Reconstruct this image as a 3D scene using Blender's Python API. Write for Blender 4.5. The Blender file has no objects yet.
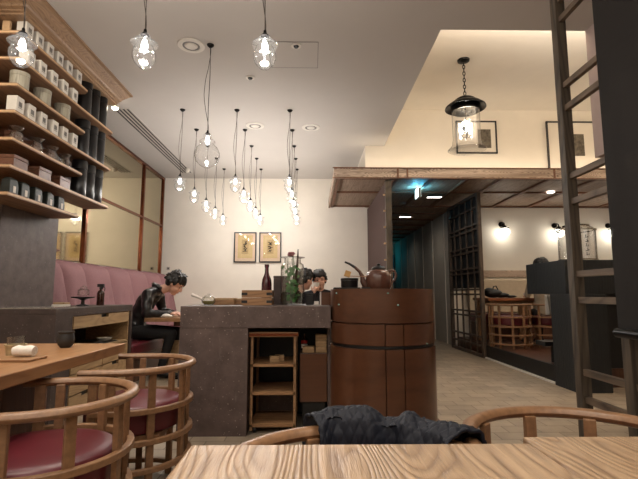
import bpy, bmesh, math, random
from math import sin, cos, pi, radians as R
from mathutils import Vector as V, Matrix as MX
random.seed(7)
C = bpy.context.scene.collection

# ------------------------------------------------------------------ mesh helper
class MB:
    def __init__(s): s.v=[]; s.f=[]; s.mi=[]; s.cur=0
    def add(s, vs, fs, m=None):
        b=len(s.v)
        s.v += [tuple(m@V(p)) if m is not None else tuple(p) for p in vs]
        s.f += [tuple(b+i for i in f) for f in fs]; s.mi += [s.cur]*len(fs)
        return s
    def box(s, lo, hi, m=None):
        x0,y0,z0=lo; x1,y1,z1=hi
        return s.add([(x0,y0,z0),(x1,y0,z0),(x1,y1,z0),(x0,y1,z0),(x0,y0,z1),(x1,y0,z1),(x1,y1,z1),(x0,y1,z1)],
          [(0,3,2,1),(4,5,6,7),(0,1,5,4),(1,2,6,5),(2,3,7,6),(3,0,4,7)], m)
    def lathe(s, prof, c=(0,0,0), n=24, m=None, close=False):
        vs=[];fs=[];k=len(prof)
        for j in range(n):
            a=2*pi*j/n
            for r,z in prof: vs.append((c[0]+r*cos(a), c[1]+r*sin(a), c[2]+z))
        for j in range(n):
            j2=(j+1)%n
            for i in range(k-1 if not close else k):
                i2=(i+1)%k
                fs.append((j*k+i, j2*k+i, j2*k+i2, j*k+i2))
        if not close:
            if prof[0][0]>1e-5: fs.append(tuple(j*k for j in range(n))[::-1])
            if prof[-1][0]>1e-5: fs.append(tuple(j*k+k-1 for j in range(n)))
        return s.add(vs,fs,m)
    def cyl(s, p0, p1, r0, r1=None, n=14):
        r1=r0 if r1 is None else r1
        return s.tube([p0,p1],[r0,r1],n)
    def tube(s, path, rad, n=10, closed=False, sq=1.0):
        P=[V(p) for p in path]; k=len(P)
        rr=rad if isinstance(rad,(list,tuple)) else [rad]*k
        vs=[];fs=[]; prev=None
        for i in range(k):
            a=P[(i-1)%k] if (closed or i>0) else P[i]; b=P[(i+1)%k] if (closed or i<k-1) else P[i]
            t=(b-a).normalized()
            if prev is None:
                u=V((0,0,1)) if abs(t.z)<.9 else V((1,0,0)); u=(u-t*u.dot(t)).normalized()
            else:
                u=(prev-t*prev.dot(t)); u=u.normalized() if u.length>1e-6 else prev
            prev=u; w=t.cross(u)
            for j in range(n):
                q=2*pi*j/n; vs.append(tuple(P[i]+u*cos(q)*rr[i]*sq+w*sin(q)*rr[i]))
        for i in range(k if closed else k-1):
            i2=(i+1)%k
            for j in range(n):
                j2=(j+1)%n; fs.append((i*n+j,i*n+j2,i2*n+j2,i2*n+j))
        if not closed: fs += [tuple(range(n))[::-1], tuple((k-1)*n+j for j in range(n))]
        return s.add(vs,fs)
    def sweep(s, path, sec, closed=False):
        # section given as (sideways, up), kept upright
        P=[V(p) for p in path]; k=len(P); n=len(sec); vs=[];fs=[]
        for i in range(k):
            a=P[(i-1)%k] if (closed or i>0) else P[i]; b=P[(i+1)%k] if (closed or i<k-1) else P[i]
            t=b-a; t.z=0; t.normalize(); w=V((t.y,-t.x,0))
            for a_,b_ in sec: vs.append(tuple(P[i]+w*a_+V((0,0,b_))))
        for i in range(k if closed else k-1):
            i2=(i+1)%k
            for j in range(n):
                j2=(j+1)%n; fs.append((i*n+j,i*n+j2,i2*n+j2,i2*n+j))
        if not closed: fs += [tuple(range(n))[::-1], tuple((k-1)*n+j for j in range(n))]
        return s.add(vs,fs)
    def loft(s, poly, levels, m=None):
        # poly scaled and lifted: levels [(scale, z)]
        k=len(poly); vs=[];fs=[]
        for sc,z in levels: vs += [(x*sc,y*sc,z) for x,y in poly]
        for i in range(len(levels)-1):
            for j in range(k):
                j2=(j+1)%k; fs.append((i*k+j,i*k+j2,(i+1)*k+j2,(i+1)*k+j))
        fs += [tuple(range(k))[::-1], tuple((len(levels)-1)*k+j for j in range(k))]
        return s.add(vs,fs,m)
    def ell(s, c, r, n=16, m=None):
        vs=[];fs=[];k=n//2+1
        for i in range(k):
            t=pi*i/(k-1)
            for j in range(n):
                q=2*pi*j/n; vs.append((c[0]+r[0]*sin(t)*cos(q),c[1]+r[1]*sin(t)*sin(q),c[2]-r[2]*cos(t)))
        for i in range(k-1):
            for j in range(n):
                j2=(j+1)%n; fs.append((i*n+j,i*n+j2,(i+1)*n+j2,(i+1)*n+j))
        return s.add(vs,fs,m)
    def build(s, name, mat, parent=None, smooth=False, bevel=0, seg=2):
        me=bpy.data.meshes.new(name); me.from_pydata(s.v,[],s.f)
        bm=bmesh.new(); bm.from_mesh(me)
        bmesh.ops.remove_doubles(bm,verts=bm.verts,dist=1e-6)
        bmesh.ops.recalc_face_normals(bm,faces=bm.faces); bm.to_mesh(me); bm.free()
        for m in (mat if isinstance(mat,(list,tuple)) else [mat]): me.materials.append(m)
        if smooth:
            for p in me.polygons: p.use_smooth=True
            try: me.set_sharp_from_angle(angle=R(40))
            except Exception: pass
        o=bpy.data.objects.new(name,me); C.objects.link(o); o.parent=parent
        if bevel:
            b=o.modifiers.new('edge','BEVEL'); b.width=bevel; b.segments=seg; b.limit_method='ANGLE'; b.angle_limit=R(40)
        return o

def tag(o,label,cat,group=None):
    o['label']=label; o['category']=cat
    if group: o['group']=group
    return o
def thing(name,label,cat,loc=(0,0,0),rz=0,group=None):
    o=bpy.data.objects.new(name,None); C.objects.link(o); o.location=loc; o.rotation_euler=(0,0,rz); o.empty_display_size=.05
    return tag(o,label,cat,group)
def dup(root,loc,rz,label,group=None,only=None):
    r=root.copy(); C.objects.link(r); r.location=loc; r.rotation_euler=(0,0,rz); r['label']=label
    if group: r['group']=group
    for ch in list(root.children):
        c=ch.copy(); C.objects.link(c); c.parent=r
        for g in ch.children:
            d=g.copy(); C.objects.link(d); d.parent=c
    return r
def struct(name,mb,mat,bevel=0):
    o=mb.build(name,mat,None,bevel=bevel); o['kind']='structure'; return o
def B(lo,hi): return MB().box(lo,hi)
ORD=['first','second','third','fourth','fifth','sixth','seventh','eighth']

# ------------------------------------------------------------------ materials
def nm(name):
    m=bpy.data.materials.new(name); m.use_nodes=True; nt=m.node_tree
    return m,nt,nt.nodes['Principled BSDF']
def lin(c): return tuple(((x/255)/12.92 if x/255<=.04045 else (((x/255)+.055)/1.055)**2.4) for x in c)+(1,)
def coords(nt,scale,kind='Object'):
    t=nt.nodes.new('ShaderNodeTexCoord'); mp=nt.nodes.new('ShaderNodeMapping'); mp.inputs['Scale'].default_value=scale
    nt.links.new(t.outputs[kind],mp.inputs['Vector']); return mp.outputs['Vector']
def noise(nt,vec,sc,det=4,rough=.55,dist=0):
    n=nt.nodes.new('ShaderNodeTexNoise'); n.inputs['Scale'].default_value=sc; n.inputs['Detail'].default_value=det
    n.inputs['Roughness'].default_value=rough; n.inputs['Distortion'].default_value=dist; nt.links.new(vec,n.inputs['Vector']); return n.outputs['Fac']
def ramp(nt,fac,stops):
    r=nt.nodes.new('ShaderNodeValToRGB'); nt.links.new(fac,r.inputs['Fac'])
    e=r.color_ramp.elements
    while len(e)<len(stops): e.new(.5)
    for i,(p,c) in enumerate(stops): e[i].position=p; e[i].color=c
    return r.outputs['Color']
def mixc(nt,fac,a,b,mode='MIX'):
    m=nt.nodes.new('ShaderNodeMix'); m.data_type='RGBA'; m.blend_type=mode
    if isinstance(fac,float): m.inputs[0].default_value=fac
    else: nt.links.new(fac,m.inputs[0])
    for k,x in ((6,a),(7,b)):
        if isinstance(x,tuple): m.inputs[k].default_value=x
        else: nt.links.new(x,m.inputs[k])
    return m.outputs[2]
def bump(nt,b,h,strength=.3,dist=.01):
    n=nt.nodes.new('ShaderNodeBump'); n.inputs['Strength'].default_value=strength; n.inputs['Distance'].default_value=dist
    nt.links.new(h,n.inputs['Height']); nt.links.new(n.outputs['Normal'],b.inputs['Normal'])
def plain(name,c,rough=.5,metal=0,var=.12,sc=20,bmp=0,spec=.5,coat=0):
    m,nt,b=nm(name); v=coords(nt,(1,1,1)); f=noise(nt,v,sc)
    a=lin(c); lo=tuple(x*(1-var) for x in a[:3])+(1,); hi=tuple(min(1,x*(1+var)) for x in a[:3])+(1,)
    nt.links.new(ramp(nt,f,[(.3,lo),(.7,hi)]),b.inputs['Base Color'])
    b.inputs['Roughness'].default_value=rough; b.inputs['Metallic'].default_value=metal
    b.inputs['Specular IOR Level'].default_value=spec; b.inputs['Coat Weight'].default_value=coat
    if bmp: bump(nt,b,f,bmp,.005)
    return m
def wood(name,c1,c2,axis='y',rough=.45,fine=55,ring=7,bmp=.15,contrast=1,spec=.5):
    m,nt,b=nm(name)
    k={'x':(.06,1,1),'y':(1,.06,1),'z':(1,1,.06)}[axis]
    v=coords(nt,k); f=noise(nt,v,fine,5,.6)
    k2={'x':(.18,1,1),'y':(1,.18,1),'z':(1,1,.18)}[axis]
    v2=coords(nt,k2); g=noise(nt,v2,ring*.45,2,.4)
    mu=nt.nodes.new('ShaderNodeMath'); mu.operation='MULTIPLY'; mu.inputs[1].default_value=ring*3.2; nt.links.new(g,mu.inputs[0])
    fr=nt.nodes.new('ShaderNodeMath'); fr.operation='PINGPONG'; fr.inputs[1].default_value=.5; nt.links.new(mu.outputs[0],fr.inputs[0])
    m2=nt.nodes.new('ShaderNodeMath'); m2.operation='MULTIPLY'; m2.inputs[1].default_value=2; nt.links.new(fr.outputs[0],m2.inputs[0])
    rings=ramp(nt,m2.outputs[0],[(0,(0,0,0,1)),(.45,(.7,.7,.7,1)),(1,(1,1,1,1))])
    fineC=ramp(nt,f,[(.3,(0,0,0,1)),(.65,(1,1,1,1))])
    fac=mixc(nt,.5,rings,fineC)
    a,bb=lin(c1),lin(c2)
    mx=nt.nodes.new('ShaderNodeMix'); mx.data_type='RGBA'; nt.links.new(fac,mx.inputs[0]); mx.inputs[6].default_value=a; mx.inputs[7].default_value=bb
    nt.links.new(mx.outputs[2],b.inputs['Base Color'])
    b.inputs['Roughness'].default_value=rough; b.inputs['Specular IOR Level'].default_value=spec
    if bmp: bump(nt,b,fac,bmp,.004)
    return m
def emit(name,c,st):
    m,nt,b=nm(name); b.inputs['Base Color'].default_value=(.8,.8,.8,1); b.inputs['Emission Color'].default_value=lin(c); b.inputs['Emission Strength'].default_value=st; return m
def glass(name,tint=(1,1,1,1),ref=.9,rough=.02,opaque=0.0,body=(220,225,225)):
    # thin blown glass: clear, mirror-like at grazing angles
    m,nt,b=nm(name); nt.nodes.remove(b); out=nt.nodes['Material Output']
    tr=nt.nodes.new('ShaderNodeBsdfTransparent'); tr.inputs[0].default_value=tint
    gl=nt.nodes.new('ShaderNodeBsdfGlossy'); gl.inputs['Roughness'].default_value=rough; gl.inputs[0].default_value=(ref,ref,ref,1)
    lw=nt.nodes.new('ShaderNodeLayerWeight'); lw.inputs[0].default_value=.35
    pw=nt.nodes.new('ShaderNodeMath'); pw.operation='MULTIPLY_ADD'; pw.inputs[1].default_value=.38; pw.inputs[2].default_value=.03; nt.links.new(lw.outputs['Facing'],pw.inputs[0])
    ec=ramp(nt,lw.outputs['Facing'],[(.45,tint),(.95,tuple(x*.42 for x in tint[:3])+(1,))]); nt.links.new(ec,tr.inputs[0])
    mx=nt.nodes.new('ShaderNodeMixShader'); nt.links.new(pw.outputs[0],mx.inputs[0]); nt.links.new(tr.outputs[0],mx.inputs[1]); nt.links.new(gl.outputs[0],mx.inputs[2])
    last=mx.outputs[0]
    if opaque:
        df=nt.nodes.new('ShaderNodeBsdfDiffuse'); df.inputs[0].default_value=lin(body)
        m2=nt.nodes.new('ShaderNodeMixShader'); m2.inputs[0].default_value=opaque; nt.links.new(last,m2.inputs[1]); nt.links.new(df.outputs[0],m2.inputs[2]); last=m2.outputs[0]
    nt.links.new(last,out.inputs['Surface']); return m
def stone(name,base,speck,rough=.55,streak=(150,140,135)):
    m,nt,b=nm(name); v=coords(nt,(1,1,1))
    f=noise(nt,v,9,6,.65); f2=noise(nt,v,70,3,.6)
    a=lin(base); c=ramp(nt,f,[(.3,tuple(x*.7 for x in a[:3])+(1,)),(.7,tuple(x*1.35 for x in a[:3])+(1,))])
    vo=nt.nodes.new('ShaderNodeTexVoronoi'); vo.inputs['Scale'].default_value=42; nt.links.new(v,vo.inputs['Vector'])
    sp=ramp(nt,vo.outputs['Distance'],[(.0,(1,1,1,1)),(.17,(.6,.6,.6,1)),(.22,(0,0,0,1))])
    gate=ramp(nt,f2,[(.52,(0,0,0,1)),(.62,(1,1,1,1))])
    g=mixc(nt,1.0,sp,gate,'MULTIPLY')
    c2=mixc(nt,g,c,lin(speck))
    vs=coords(nt,(1.6,1.6,.35)); st=noise(nt,vs,7,5,.7,.8)
    sg=ramp(nt,st,[(.62,(0,0,0,1)),(.78,(.35,.35,.35,1))])
    nt.links.new(mixc(nt,sg,c2,lin(streak)),b.inputs['Base Color'])
    b.inputs['Roughness'].default_value=rough; bump(nt,b,f2,.15,.003); return m

M={}
M['plaster']=plain('plaster',(232,224,211),.85,var=.03,sc=3,bmp=.02,spec=.2)
M['plaster_cream']=plain('plaster_cream',(226,217,203),.85,var=.03,sc=3,spec=.2)
M['ceil']=plain('ceiling_paint',(190,184,177),.9,var=.02,sc=2,spec=.1)
M['greige']=plain('panel_grey',(176,168,158),.7,var=.05,sc=6)
M['brownfab']=plain('brown_fabric',(92,76,72),.9,var=.1,sc=90,bmp=.3,spec=.1)
M['pinkgrey']=plain('rose_grey_paint',(165,148,144),.8,var=.04,sc=5)
M['oak']=wood('oak',(120,88,62),(164,126,90),'y',.45)
M['oakx']=wood('oak_across',(126,92,64),(168,128,90),'x',.45)
M['table']=wood('brushed_elm',(124,97,74),(188,158,126),'y',.34,fine=75,ring=11,bmp=.8)
M['table2']=wood('honey_elm',(132,92,60),(170,126,86),'y',.36,fine=45,ring=8,bmp=.25)
M['chair']=plain('bent_oak',(136,101,72),.36,var=.2,sc=45,bmp=.1)
M['shelf']=wood('shelf_oak',(112,82,60),(158,122,92),'y',.5,fine=40,ring=6)
M['shelfcut']=plain('shelf_cut_edge',(205,170,130),.5)
M['canopy']=wood('weathered_cedar',(84,60,48),(214,192,172),'x',.6,fine=14,ring=13,bmp=.6)
M['canopyp']=wood('cedar_board',(118,98,84),(172,148,128),'y',.6,fine=25,ring=8,bmp=.3)
M['batten']=wood('cedar_batten',(92,58,40),(128,86,60),'y',.55,fine=30)
M['ladder']=wood('grey_oak',(36,31,27),(98,86,72),'z',.6,fine=40,ring=6,bmp=.6)
M['latt']=wood('dark_lattice',(50,40,34),(92,76,64),'z',.55,fine=40)
M['drumwood']=wood('lacquered_walnut',(76,46,31),(98,62,42),'x',.28,fine=25,ring=3,bmp=.05)
M['darkwood']=wood('dark_walnut',(66,36,22),(88,50,30),'z',.45,fine=30)
M['darkblue']=wood('charred_cedar',(13,15,17),(30,33,35),'z',.55,fine=50,ring=9,bmp=.4)
M['drawer']=wood('pale_oak',(150,120,86),(184,154,114),'y',.5,fine=40)
M['stone']=stone('brown_tuff',(90,75,71),(186,172,164))
M['stone2']=stone('dark_tuff',(68,55,51),(150,138,132))
M['pillarstone']=stone('grey_tuff',(96,84,80),(140,130,128))
M['black']=plain('black_matte',(14,14,15),.5)
M['blackm']=plain('black_metal',(16,15,15),.35,metal=.6)
M['blacksat']=plain('black_satin',(22,22,24),.28)
M['copper']=plain('copper_bronze',(122,72,52),.18,metal=1,var=.2,sc=8)
M['burg']=plain('burgundy_leather',(88,22,32),.38,var=.1,sc=12,bmp=.06)
M['mauve']=plain('mauve_upholstery',(142,104,107),.75,var=.08,sc=60,bmp=.1,spec=.25)
M['cordm']=plain('grey_cord',(88,80,74),.7)
M['white']=plain('white_card',(214,208,198),.7,var=.04)
M['cloth']=plain('white_cotton',(228,222,214),.9,var=.05,sc=60,bmp=.3)
M['ink']=plain('ink',(22,20,20),.8)
M['labelg']=plain('label_grey',(120,116,112),.8)
M['glass']=glass('clear_glass',ref=.95)
M['glassb']=glass('blown_glass',ref=.9,opaque=.006)
M['picglass']=glass('picture_glass',ref=.35)
M['jar']=glass('jar_glass',tint=(.985,.99,.985,1),ref=.75)
M['bulb']=emit('lit_bulb',(244,250,255),16)
M['glint']=emit('painted_glint',(235,244,255),2.5)  # emission that paints the reflection low in the pendant glass
M['warm']=emit('warm_globe',(255,248,232),7)
M['spot']=emit('spot_lens',(255,240,214),25)
M['panelL']=emit('panel_light',(255,246,235),3.5)
M['exitl']=emit('exit_panel',(225,250,245),3)
M['exitg']=emit('exit_green',(0,150,140),1.4)
M['tin']=wood('washi_tin',(120,116,104),(176,170,152),'z',.6,fine=50,ring=12)
M['brownbox']=wood('copper_toned_box',(84,52,38),(120,80,60),'y',.4)
M['greenbag']=plain('green_black_card',(24,30,26),.5)
M['mirror']=None
m,nt,b=nm('tinted_mirror'); b.inputs['Base Color'].default_value=lin((196,186,158)); b.inputs['Metallic'].default_value=1; b.inputs['Roughness'].default_value=.06; M['mirror']=m
# floor: small grey-brown stone setts
m,nt,b=nm('stone_tiles'); v=coords(nt,(1,1,1)); br=nt.nodes.new('ShaderNodeTexBrick'); nt.links.new(v,br.inputs['Vector'])
br.inputs['Scale'].default_value=1; br.inputs['Brick Width'].default_value=.24; br.inputs['Row Height'].default_value=.16; br.inputs['Mortar Size'].default_value=.004
br.inputs['Color1'].default_value=lin((168,152,133)); br.inputs['Color2'].default_value=lin((150,136,118)); br.inputs['Mortar'].default_value=lin((112,98,84))
f=noise(nt,v,5,5,.6); dk=ramp(nt,f,[(.3,(.75,.75,.75,1)),(.7,(1.1,1.08,1.05,1))])
nt.links.new(mixc(nt,1.0,br.outputs['Color'],dk,'MULTIPLY'),b.inputs['Base Color']); b.inputs['Roughness'].default_value=.42; bump(nt,b,br.outputs['Fac'],-.25,.003); M['floor']=m
# blind: dark woven mesh, a little see-through
m,nt,b=nm('mesh_blind'); out=nt.nodes['Material Output']; b.inputs['Base Color'].default_value=lin((27,23,21)); b.inputs['Roughness'].default_value=.8
tr=nt.nodes.new('ShaderNodeBsdfTransparent'); mx=nt.nodes.new('ShaderNodeMixShader'); v=coords(nt,(1,160,1)); w=nt.nodes.new('ShaderNodeTexWave'); w.bands_direction='Y'; w.inputs['Scale'].default_value=1; nt.links.new(v,w.inputs['Vector'])
fr=ramp(nt,w.outputs['Fac'],[(.3,(.84,)*3+(1,)),(.7,(.96,)*3+(1,))]); nt.links.new(fr,mx.inputs[0]); nt.links.new(tr.outputs[0],mx.inputs[1]); nt.links.new(b.outputs[0],mx.inputs[2]); nt.links.new(mx.outputs[0],out.inputs['Surface']); M['blind']=m
# quilted navy
M['navy']=plain('navy_nylon',(27,30,40),.6,var=.05,sc=6,bmp=.0,spec=.3)
M['skin']=plain('skin',(216,168,146),.5,var=.05); M['hair']=plain('black_hair',(20,16,15),.5,var=.3,sc=40,bmp=.5)
M['leather']=plain('black_leather',(26,25,27),.3,var=.15,sc=25,bmp=.5); M['denim']=plain('black_trousers',(16,16,18),.8)
M['darkknit']=plain('charcoal_knit',(34,32,36),.9); M['beige']=plain('beige_knit',(150,136,118),.9)
M['eye']=plain('dark_eye',(16,12,10),.2); M['lip']=plain('lip',(150,84,78),.5)
M['leaf']=plain('leaf_green',(70,122,62),.45,var=.25,sc=25); M['stem']=plain('stem_green',(84,96,58),.6)
M['petal']=plain('pink_petal',(164,110,112),.6,var=.2,sc=40); M['bark']=plain('bark',(74,58,46),.85,var=.3,sc=30,bmp=.6)
M['winered']=plain('dark_red_glass',(70,16,28),.12,var=.05,coat=.6)
M['amber']=plain('amber_bottle',(52,24,14),.15,coat=.5)
M['kettle']=plain('brown_glazed_iron',(92,60,48),.25,var=.2,sc=12,coat=.4)
M['frame']=plain('black_frame',(30,28,30),.4)
M['mat1']=plain('pale_rose_mat',(226,196,168),.8,var=.03); M['mat2']=plain('straw_paper',(216,188,136),.8,var=.05)
M['mat3']=plain('aged_paper',(196,166,116),.8,var=.08)
M['sconceM']=M['blackm']

# ------------------------------------------------------------------ the room
struct('floor', B((-3.1,-3.2,-.1),(7.2,15.2,0)), M['floor'])
mb=MB().box((-3.1,-3.2,3.28),(1.115,8.9,3.38)).box((1.115,-3.2,3.28),(7.2,3.6,3.38)); struct('ceiling',mb,M['ceil'])
mb=MB().box((1.0,3.45,3.87),(7.2,6.9,3.97)).box((1.015,3.5,3.38),(1.115,6.66,3.87)).box((1.015,3.5,3.38),(7.2,3.6,3.87)); struct('ceiling_coffer',mb,M['plaster_cream'])
mb=MB().box((.82,6.66,2.84),(7.2,8.6,3.28)).box((1.115,6.66,3.28),(7.2,6.8,3.87)); struct('wall_above_canopy',mb,M['plaster_cream'])
struct('wall_back', B((-3.1,8.66,0),(1.17,8.8,3.28)), M['plaster'])
struct('wall_left', B((-3.1,-3.2,0),(-2.95,8.66,3.28)), M['plaster'])
struct('wall_front', B((-3.1,-3.3,0),(7.2,-3.2,3.28)), M['plaster'])
struct('wall_right', B((7.1,-3.2,0),(7.2,8.6,3.87)), M['plaster'])
struct('wall_dining_room', B((2.72,8.55,0),(7.1,8.7,2.68)), M['plaster'])
struct('wall_corridor_right', MB().box((2.77,8.7,0),(2.9,14.8,2.68)), M['greige'])
for k in range(6):
    y=9.2+k*.9; struct('trim_%d'%(k+1), B((2.757,y,.0),(2.77,y+.03,2.68)), M['plaster'])
struct('wall_corridor_left', B((1.05,8.8,0),(1.17,14.8,2.68)), M['brownfab'])
struct('wall_corridor_end', B((1.05,14.8,0),(2.9,14.9,2.68)), M['greige'])
struct('ceiling_corridor', B((1.05,8.6,2.70),(2.9,14.8,2.76)), M['canopyp'])
struct('wall_bulkhead', B((2.381,1.2,2.137),(2.52,3.6,3.28)), M['pinkgrey'])
struct('wall_service_bay', B((2.60,1.2,0),(2.72,3.5,2.137)), M['pinkgrey'])
# door at the corridor's end, teal lit
mb=B((1.75,14.72,0),(2.72,14.79,2.3)); 
m_t=plain('teal_door',(0,120,132),.4); d=struct('door_1',mb,m_t); d2=MB().box((2.6,14.68,1.0),(2.64,14.72,1.12)).build('door_handle',M['blackm'],d)
# slab divider between main room and corridor: brown fabric panel with a grey oak post and pegs
t=thing('partition_screen','tall brown fabric partition screen edged by a pale oak post under the canopy','partition screen',(1.12,6.4,0))
MB().box((-.03,.05,0),(.03,2.25,2.66)).build('fabric_panel',M['brownfab'],t)
MB().box((-.045,-.02,0),(.045,.05,2.67)).build('post',M['ladder'],t,bevel=.004)
for k in range(7): MB().box((-.075,-.0,1.0+.24*k),(-.04,.03,1.02+.24*k)).build('peg',M['shelfcut'],t)
# raised dining floor
mb=B((2.78,4.9,0),(7.1,8.55,.20)); struct('floor_raised',mb,M['darkwood'])
struct('trim_riser', B((2.74,5.05,0),(2.78,7.12,.2)), M['black'])
struct('trim_riser_foot', B((2.715,5.1,0),(2.74,7.1,.02)), M['white'])
struct('trim_floor_strip', B((.98,1.6,0),(1.02,6.3,.004)), M['darkwood'])
# service panel lines in ceiling
t=thing('access_hatch','square ceiling access hatch outlined by a thin shadow gap','ceiling hatch',(-.18,4.04,3.28))
mb=MB().box((-.23,-.235,-.003),(.23,-.23,.0)).box((-.23,.23,-.003),(.23,.235,.0)).box((-.235,-.235,-.003),(-.23,.235,.0)).box((.23,-.235,-.003),(.235,.235,.0)); mb.build('hatch_frame',M['labelg'],t)
B((-.229,-.229,-.002),(.229,.229,0)).build('hatch_panel',M['ceil'],t)
for (x,y,lab) in ((-.15,3.87,'small dark downlight set inside the ceiling hatch'),(-.66,4.49,'tiny dark conical ceiling sensor between pendant cords')):
    t=thing('ceiling_downlight',lab,'downlight',(x,y,3.277),0)
    MB().lathe([(.028,0),(.045,0),(.045,-.006),(.028,-.006)],n=24,close=True).build('ring',M['white'],t,True)
    MB().lathe([(.0,-.001),(.026,-.001),(.018,-.018),(0,-.02)],n=20).build('lens',M['black'],t,True)
for (x,y,lab) in ((-1.12,3.88,'round white ceiling vent beside the large globe pendant'),(-.78,5.85,'round white ceiling vent beside the middle row of pendants'),(-.02,5.9,'round white ceiling speaker between two rows of pendants')):
    t=thing('ceiling_vent',lab,'ceiling vent',(x,y,3.279))
    MB().lathe([(.0,-.012),(.05,-.014),(.055,-.004),(.08,-.004),(.085,-.012),(.12,-.008),(.125,0),(0,0)],n=32).build('disc',M['white'],t,True)
    MB().lathe([(.06,-.005),(.078,-.005),(.078,-.008),(.06,-.008)],n=32,close=True).build('slot',M['labelg'],t,True)
t=thing('slot_diffuser','long black slotted air diffuser set in the ceiling along the mirror wall','air diffuser',(-2.37,0,3.28))
B((-.11,5.3,-.004),(.11,8.25,.0)).build('frame',M['ceil'],t)
for k in range(4): B((-.085+k*.05,5.32,-.007),(-.062+k*.05,8.23,-.003)).build('slot',M['black'],t)
for (x,y,lab,on) in ((-2.37,5.16,'glowing ceiling spotlight at the end of the wood shelf crown',1),(-2.28,7.95,'small ceiling spotlight at the far end of the slotted diffuser',0)):
    t=thing('ceiling_spotlight',lab,'spotlight',(x,y,3.27))
    MB().cyl((0,0,0),(0,.0,-.05),.04).build('housing',M['white'],t,True)
    MB().ell((0,-.01,-.055),(.034,.034,.02)).build('lens',M['spot'] if on else M['white'],t,True)

# mirror wall with copper frame
t=thing('wall_mirror','tinted mirror panels in slim bronze frames above the mauve banquette','mirror',(-2.95,0,0))
for (a,b_) in ((3.0,5.70),(5.74,7.60),(7.64,8.6)):
    B((.0,a,1.4),(.012,b_,2.30)).build('mirror_panel',M['mirror'],t); B((.0,a,2.34),(.012,b_,3.24)).build('mirror_panel',M['mirror'],t)
for y in (2.98,5.70,7.60,8.60): B((.0,y,1.36),(.04,y+.05,3.27)).build('post',M['copper'],t,bevel=.004)
B((.0,2.98,3.23),(.045,8.65,3.275)).build('top_rail',M['copper'],t,bevel=.003)
B((.0,2.98,2.30),(.035,8.62,2.335)).build('transom',M['copper'],t,bevel=.003)

# banquette
t=thing('banquette','long mauve channel-backed banquette with burgundy seat along the mirror wall','banquette',(-2.908,0,0))
y=3.38
edges=[4.48,4.9,5.39]+[6.06+.675*k for k in range(4)]+[8.62]
for k in range(len(edges)-1):
    a,b_=edges[k],edges[k+1]
    if b_-a<.2: b_=8.62
    mb=MB(); n=14; nz=16; vs=[];fs=[]
    for i in range(n+1):
        u=i/n; w=(1-abs(2*u-1)**4)
        for j in range(nz+1):
            h=j/nz; z=.44+h*.94
            bul=.065*w*(1-max(0,(h-.82)/.18)**2)
            tuft=-.04*sum(math.exp(-(((u-q)/.07)**2)-((h-.52)/.06)**2) for q in (.3,.7))
            x=.36-.22*h+bul+tuft-.07*max(0,(h-.9)/.1)**2
            vs.append((x,a+u*(b_-a),z-(0 if h<.95 else .012*abs(2*u-1)**4)))
    for i in range(n):
        for j in range(nz):
            q=i*(nz+1)+j; fs.append((q,q+nz+1,q+nz+2,q+1))
    k0=len(vs)
    for i in range(n+1): vs += [(.012,a+(i/n)*(b_-a),.44),(.012,a+(i/n)*(b_-a),1.38)]
    for i in range(n):
        fs += [(i*(nz+1)+nz,(i+1)*(nz+1)+nz,k0+2*i+3,k0+2*i+1),(k0+2*i,k0+2*i+1,k0+2*i+3,k0+2*i+2),(i*(nz+1),k0+2*i,k0+2*i+2,(i+1)*(nz+1))]
    fs += [tuple(range(nz+1))+(k0+1,k0),tuple(n*(nz+1)+j for j in range(nz+1))+(k0+2*n+1,k0+2*n)]
    mb.add(vs,fs); c=mb.build('back_cushion',M['mauve'],t,True)
    for q in (.3,.7): MB().ell((.238,a+q*(b_-a),.925),(.012,.014,.014),10).build('button',M['mauve'],c,True)
    if b_==8.62: break
B((.0,5.0,.30),(.96,8.62,.45)).build('seat_cushion',M['burg'],t,bevel=.03,seg=3)
B((.0,5.02,.0),(.88,8.6,.30)).build('base',M['darkwood'],t)

# pillar, shelf unit
struct('wall_pillar', B((-2.945,3.64,0.885),(-2.55,4.46,3.28)), M['pillarstone'])
XS=-2.26
SH=[(1.757,4.33),(1.967,4.92),(2.178,4.33),(2.392,4.92),(2.606,4.33),(2.82,4.92),(3.035,4.33)]
SN=['lowest','second lowest','third lowest','middle','fifth lowest','second highest','highest']
t=thing('wall_shelf','stepped oak wall shelf wrapping the grey stone pillar under a wide crown','shelf',(0,0,0))
for z,ye in SH:
    mb=MB()
    poly=[(-2.94,3.27),(XS-.004,3.27),(XS,3.274),(XS,ye-.04),(XS-.04,ye),(-2.54,ye),(-2.54,3.63),(-2.94,3.63)]
    vs=[(x,y,z-.028) for x,y in poly]+[(x,y,z) for x,y in poly]; n=len(poly)
    mb.add(vs,[tuple(range(n))[::-1],tuple(range(n,2*n))]+[(i,(i+1)%n,n+(i+1)%n,n+i) for i in range(n)])
    s_=mb.build('shelf_board',M['shelf'],t)
    path=[(-2.94,3.269,z-.014),(XS-.002,3.269,z-.014),(XS+.001,3.274,z-.014),(XS+.001,ye-.04,z-.014),(XS-.04,ye+.001,z-.014)]
    MB().sweep(path,[(-.003,-.007),(.003,-.007),(.003,.007),(-.003,.007)]).build('edge_band',M['shelfcut'],s_)
B((-2.548,3.64,1.76),(-2.52,4.32,3.27)).build('back_panel',M['darkwood'],t)
B((-2.548,4.47,1.97),(-2.52,4.91,3.27)).build('back_panel',M['darkwood'],t)
B((-2.94,3.60,1.76),(-2.53,3.63,3.27)).build('back_panel',M['darkwood'],t)
prof=[(-.30,3.165),(.0,3.165),(.0,3.18),(.02,3.185),(.02,3.195),(.05,3.205),(.06,3.22),(.14,3.255),(.15,3.26),(.18,3.262),(.18,3.278),(-.30,3.278)]
mb=MB(); path=[(-2.94,3.27,0),(XS,3.27,0),(XS,4.95,0)]
vs=[];fs=[];n=len(prof)
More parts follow.
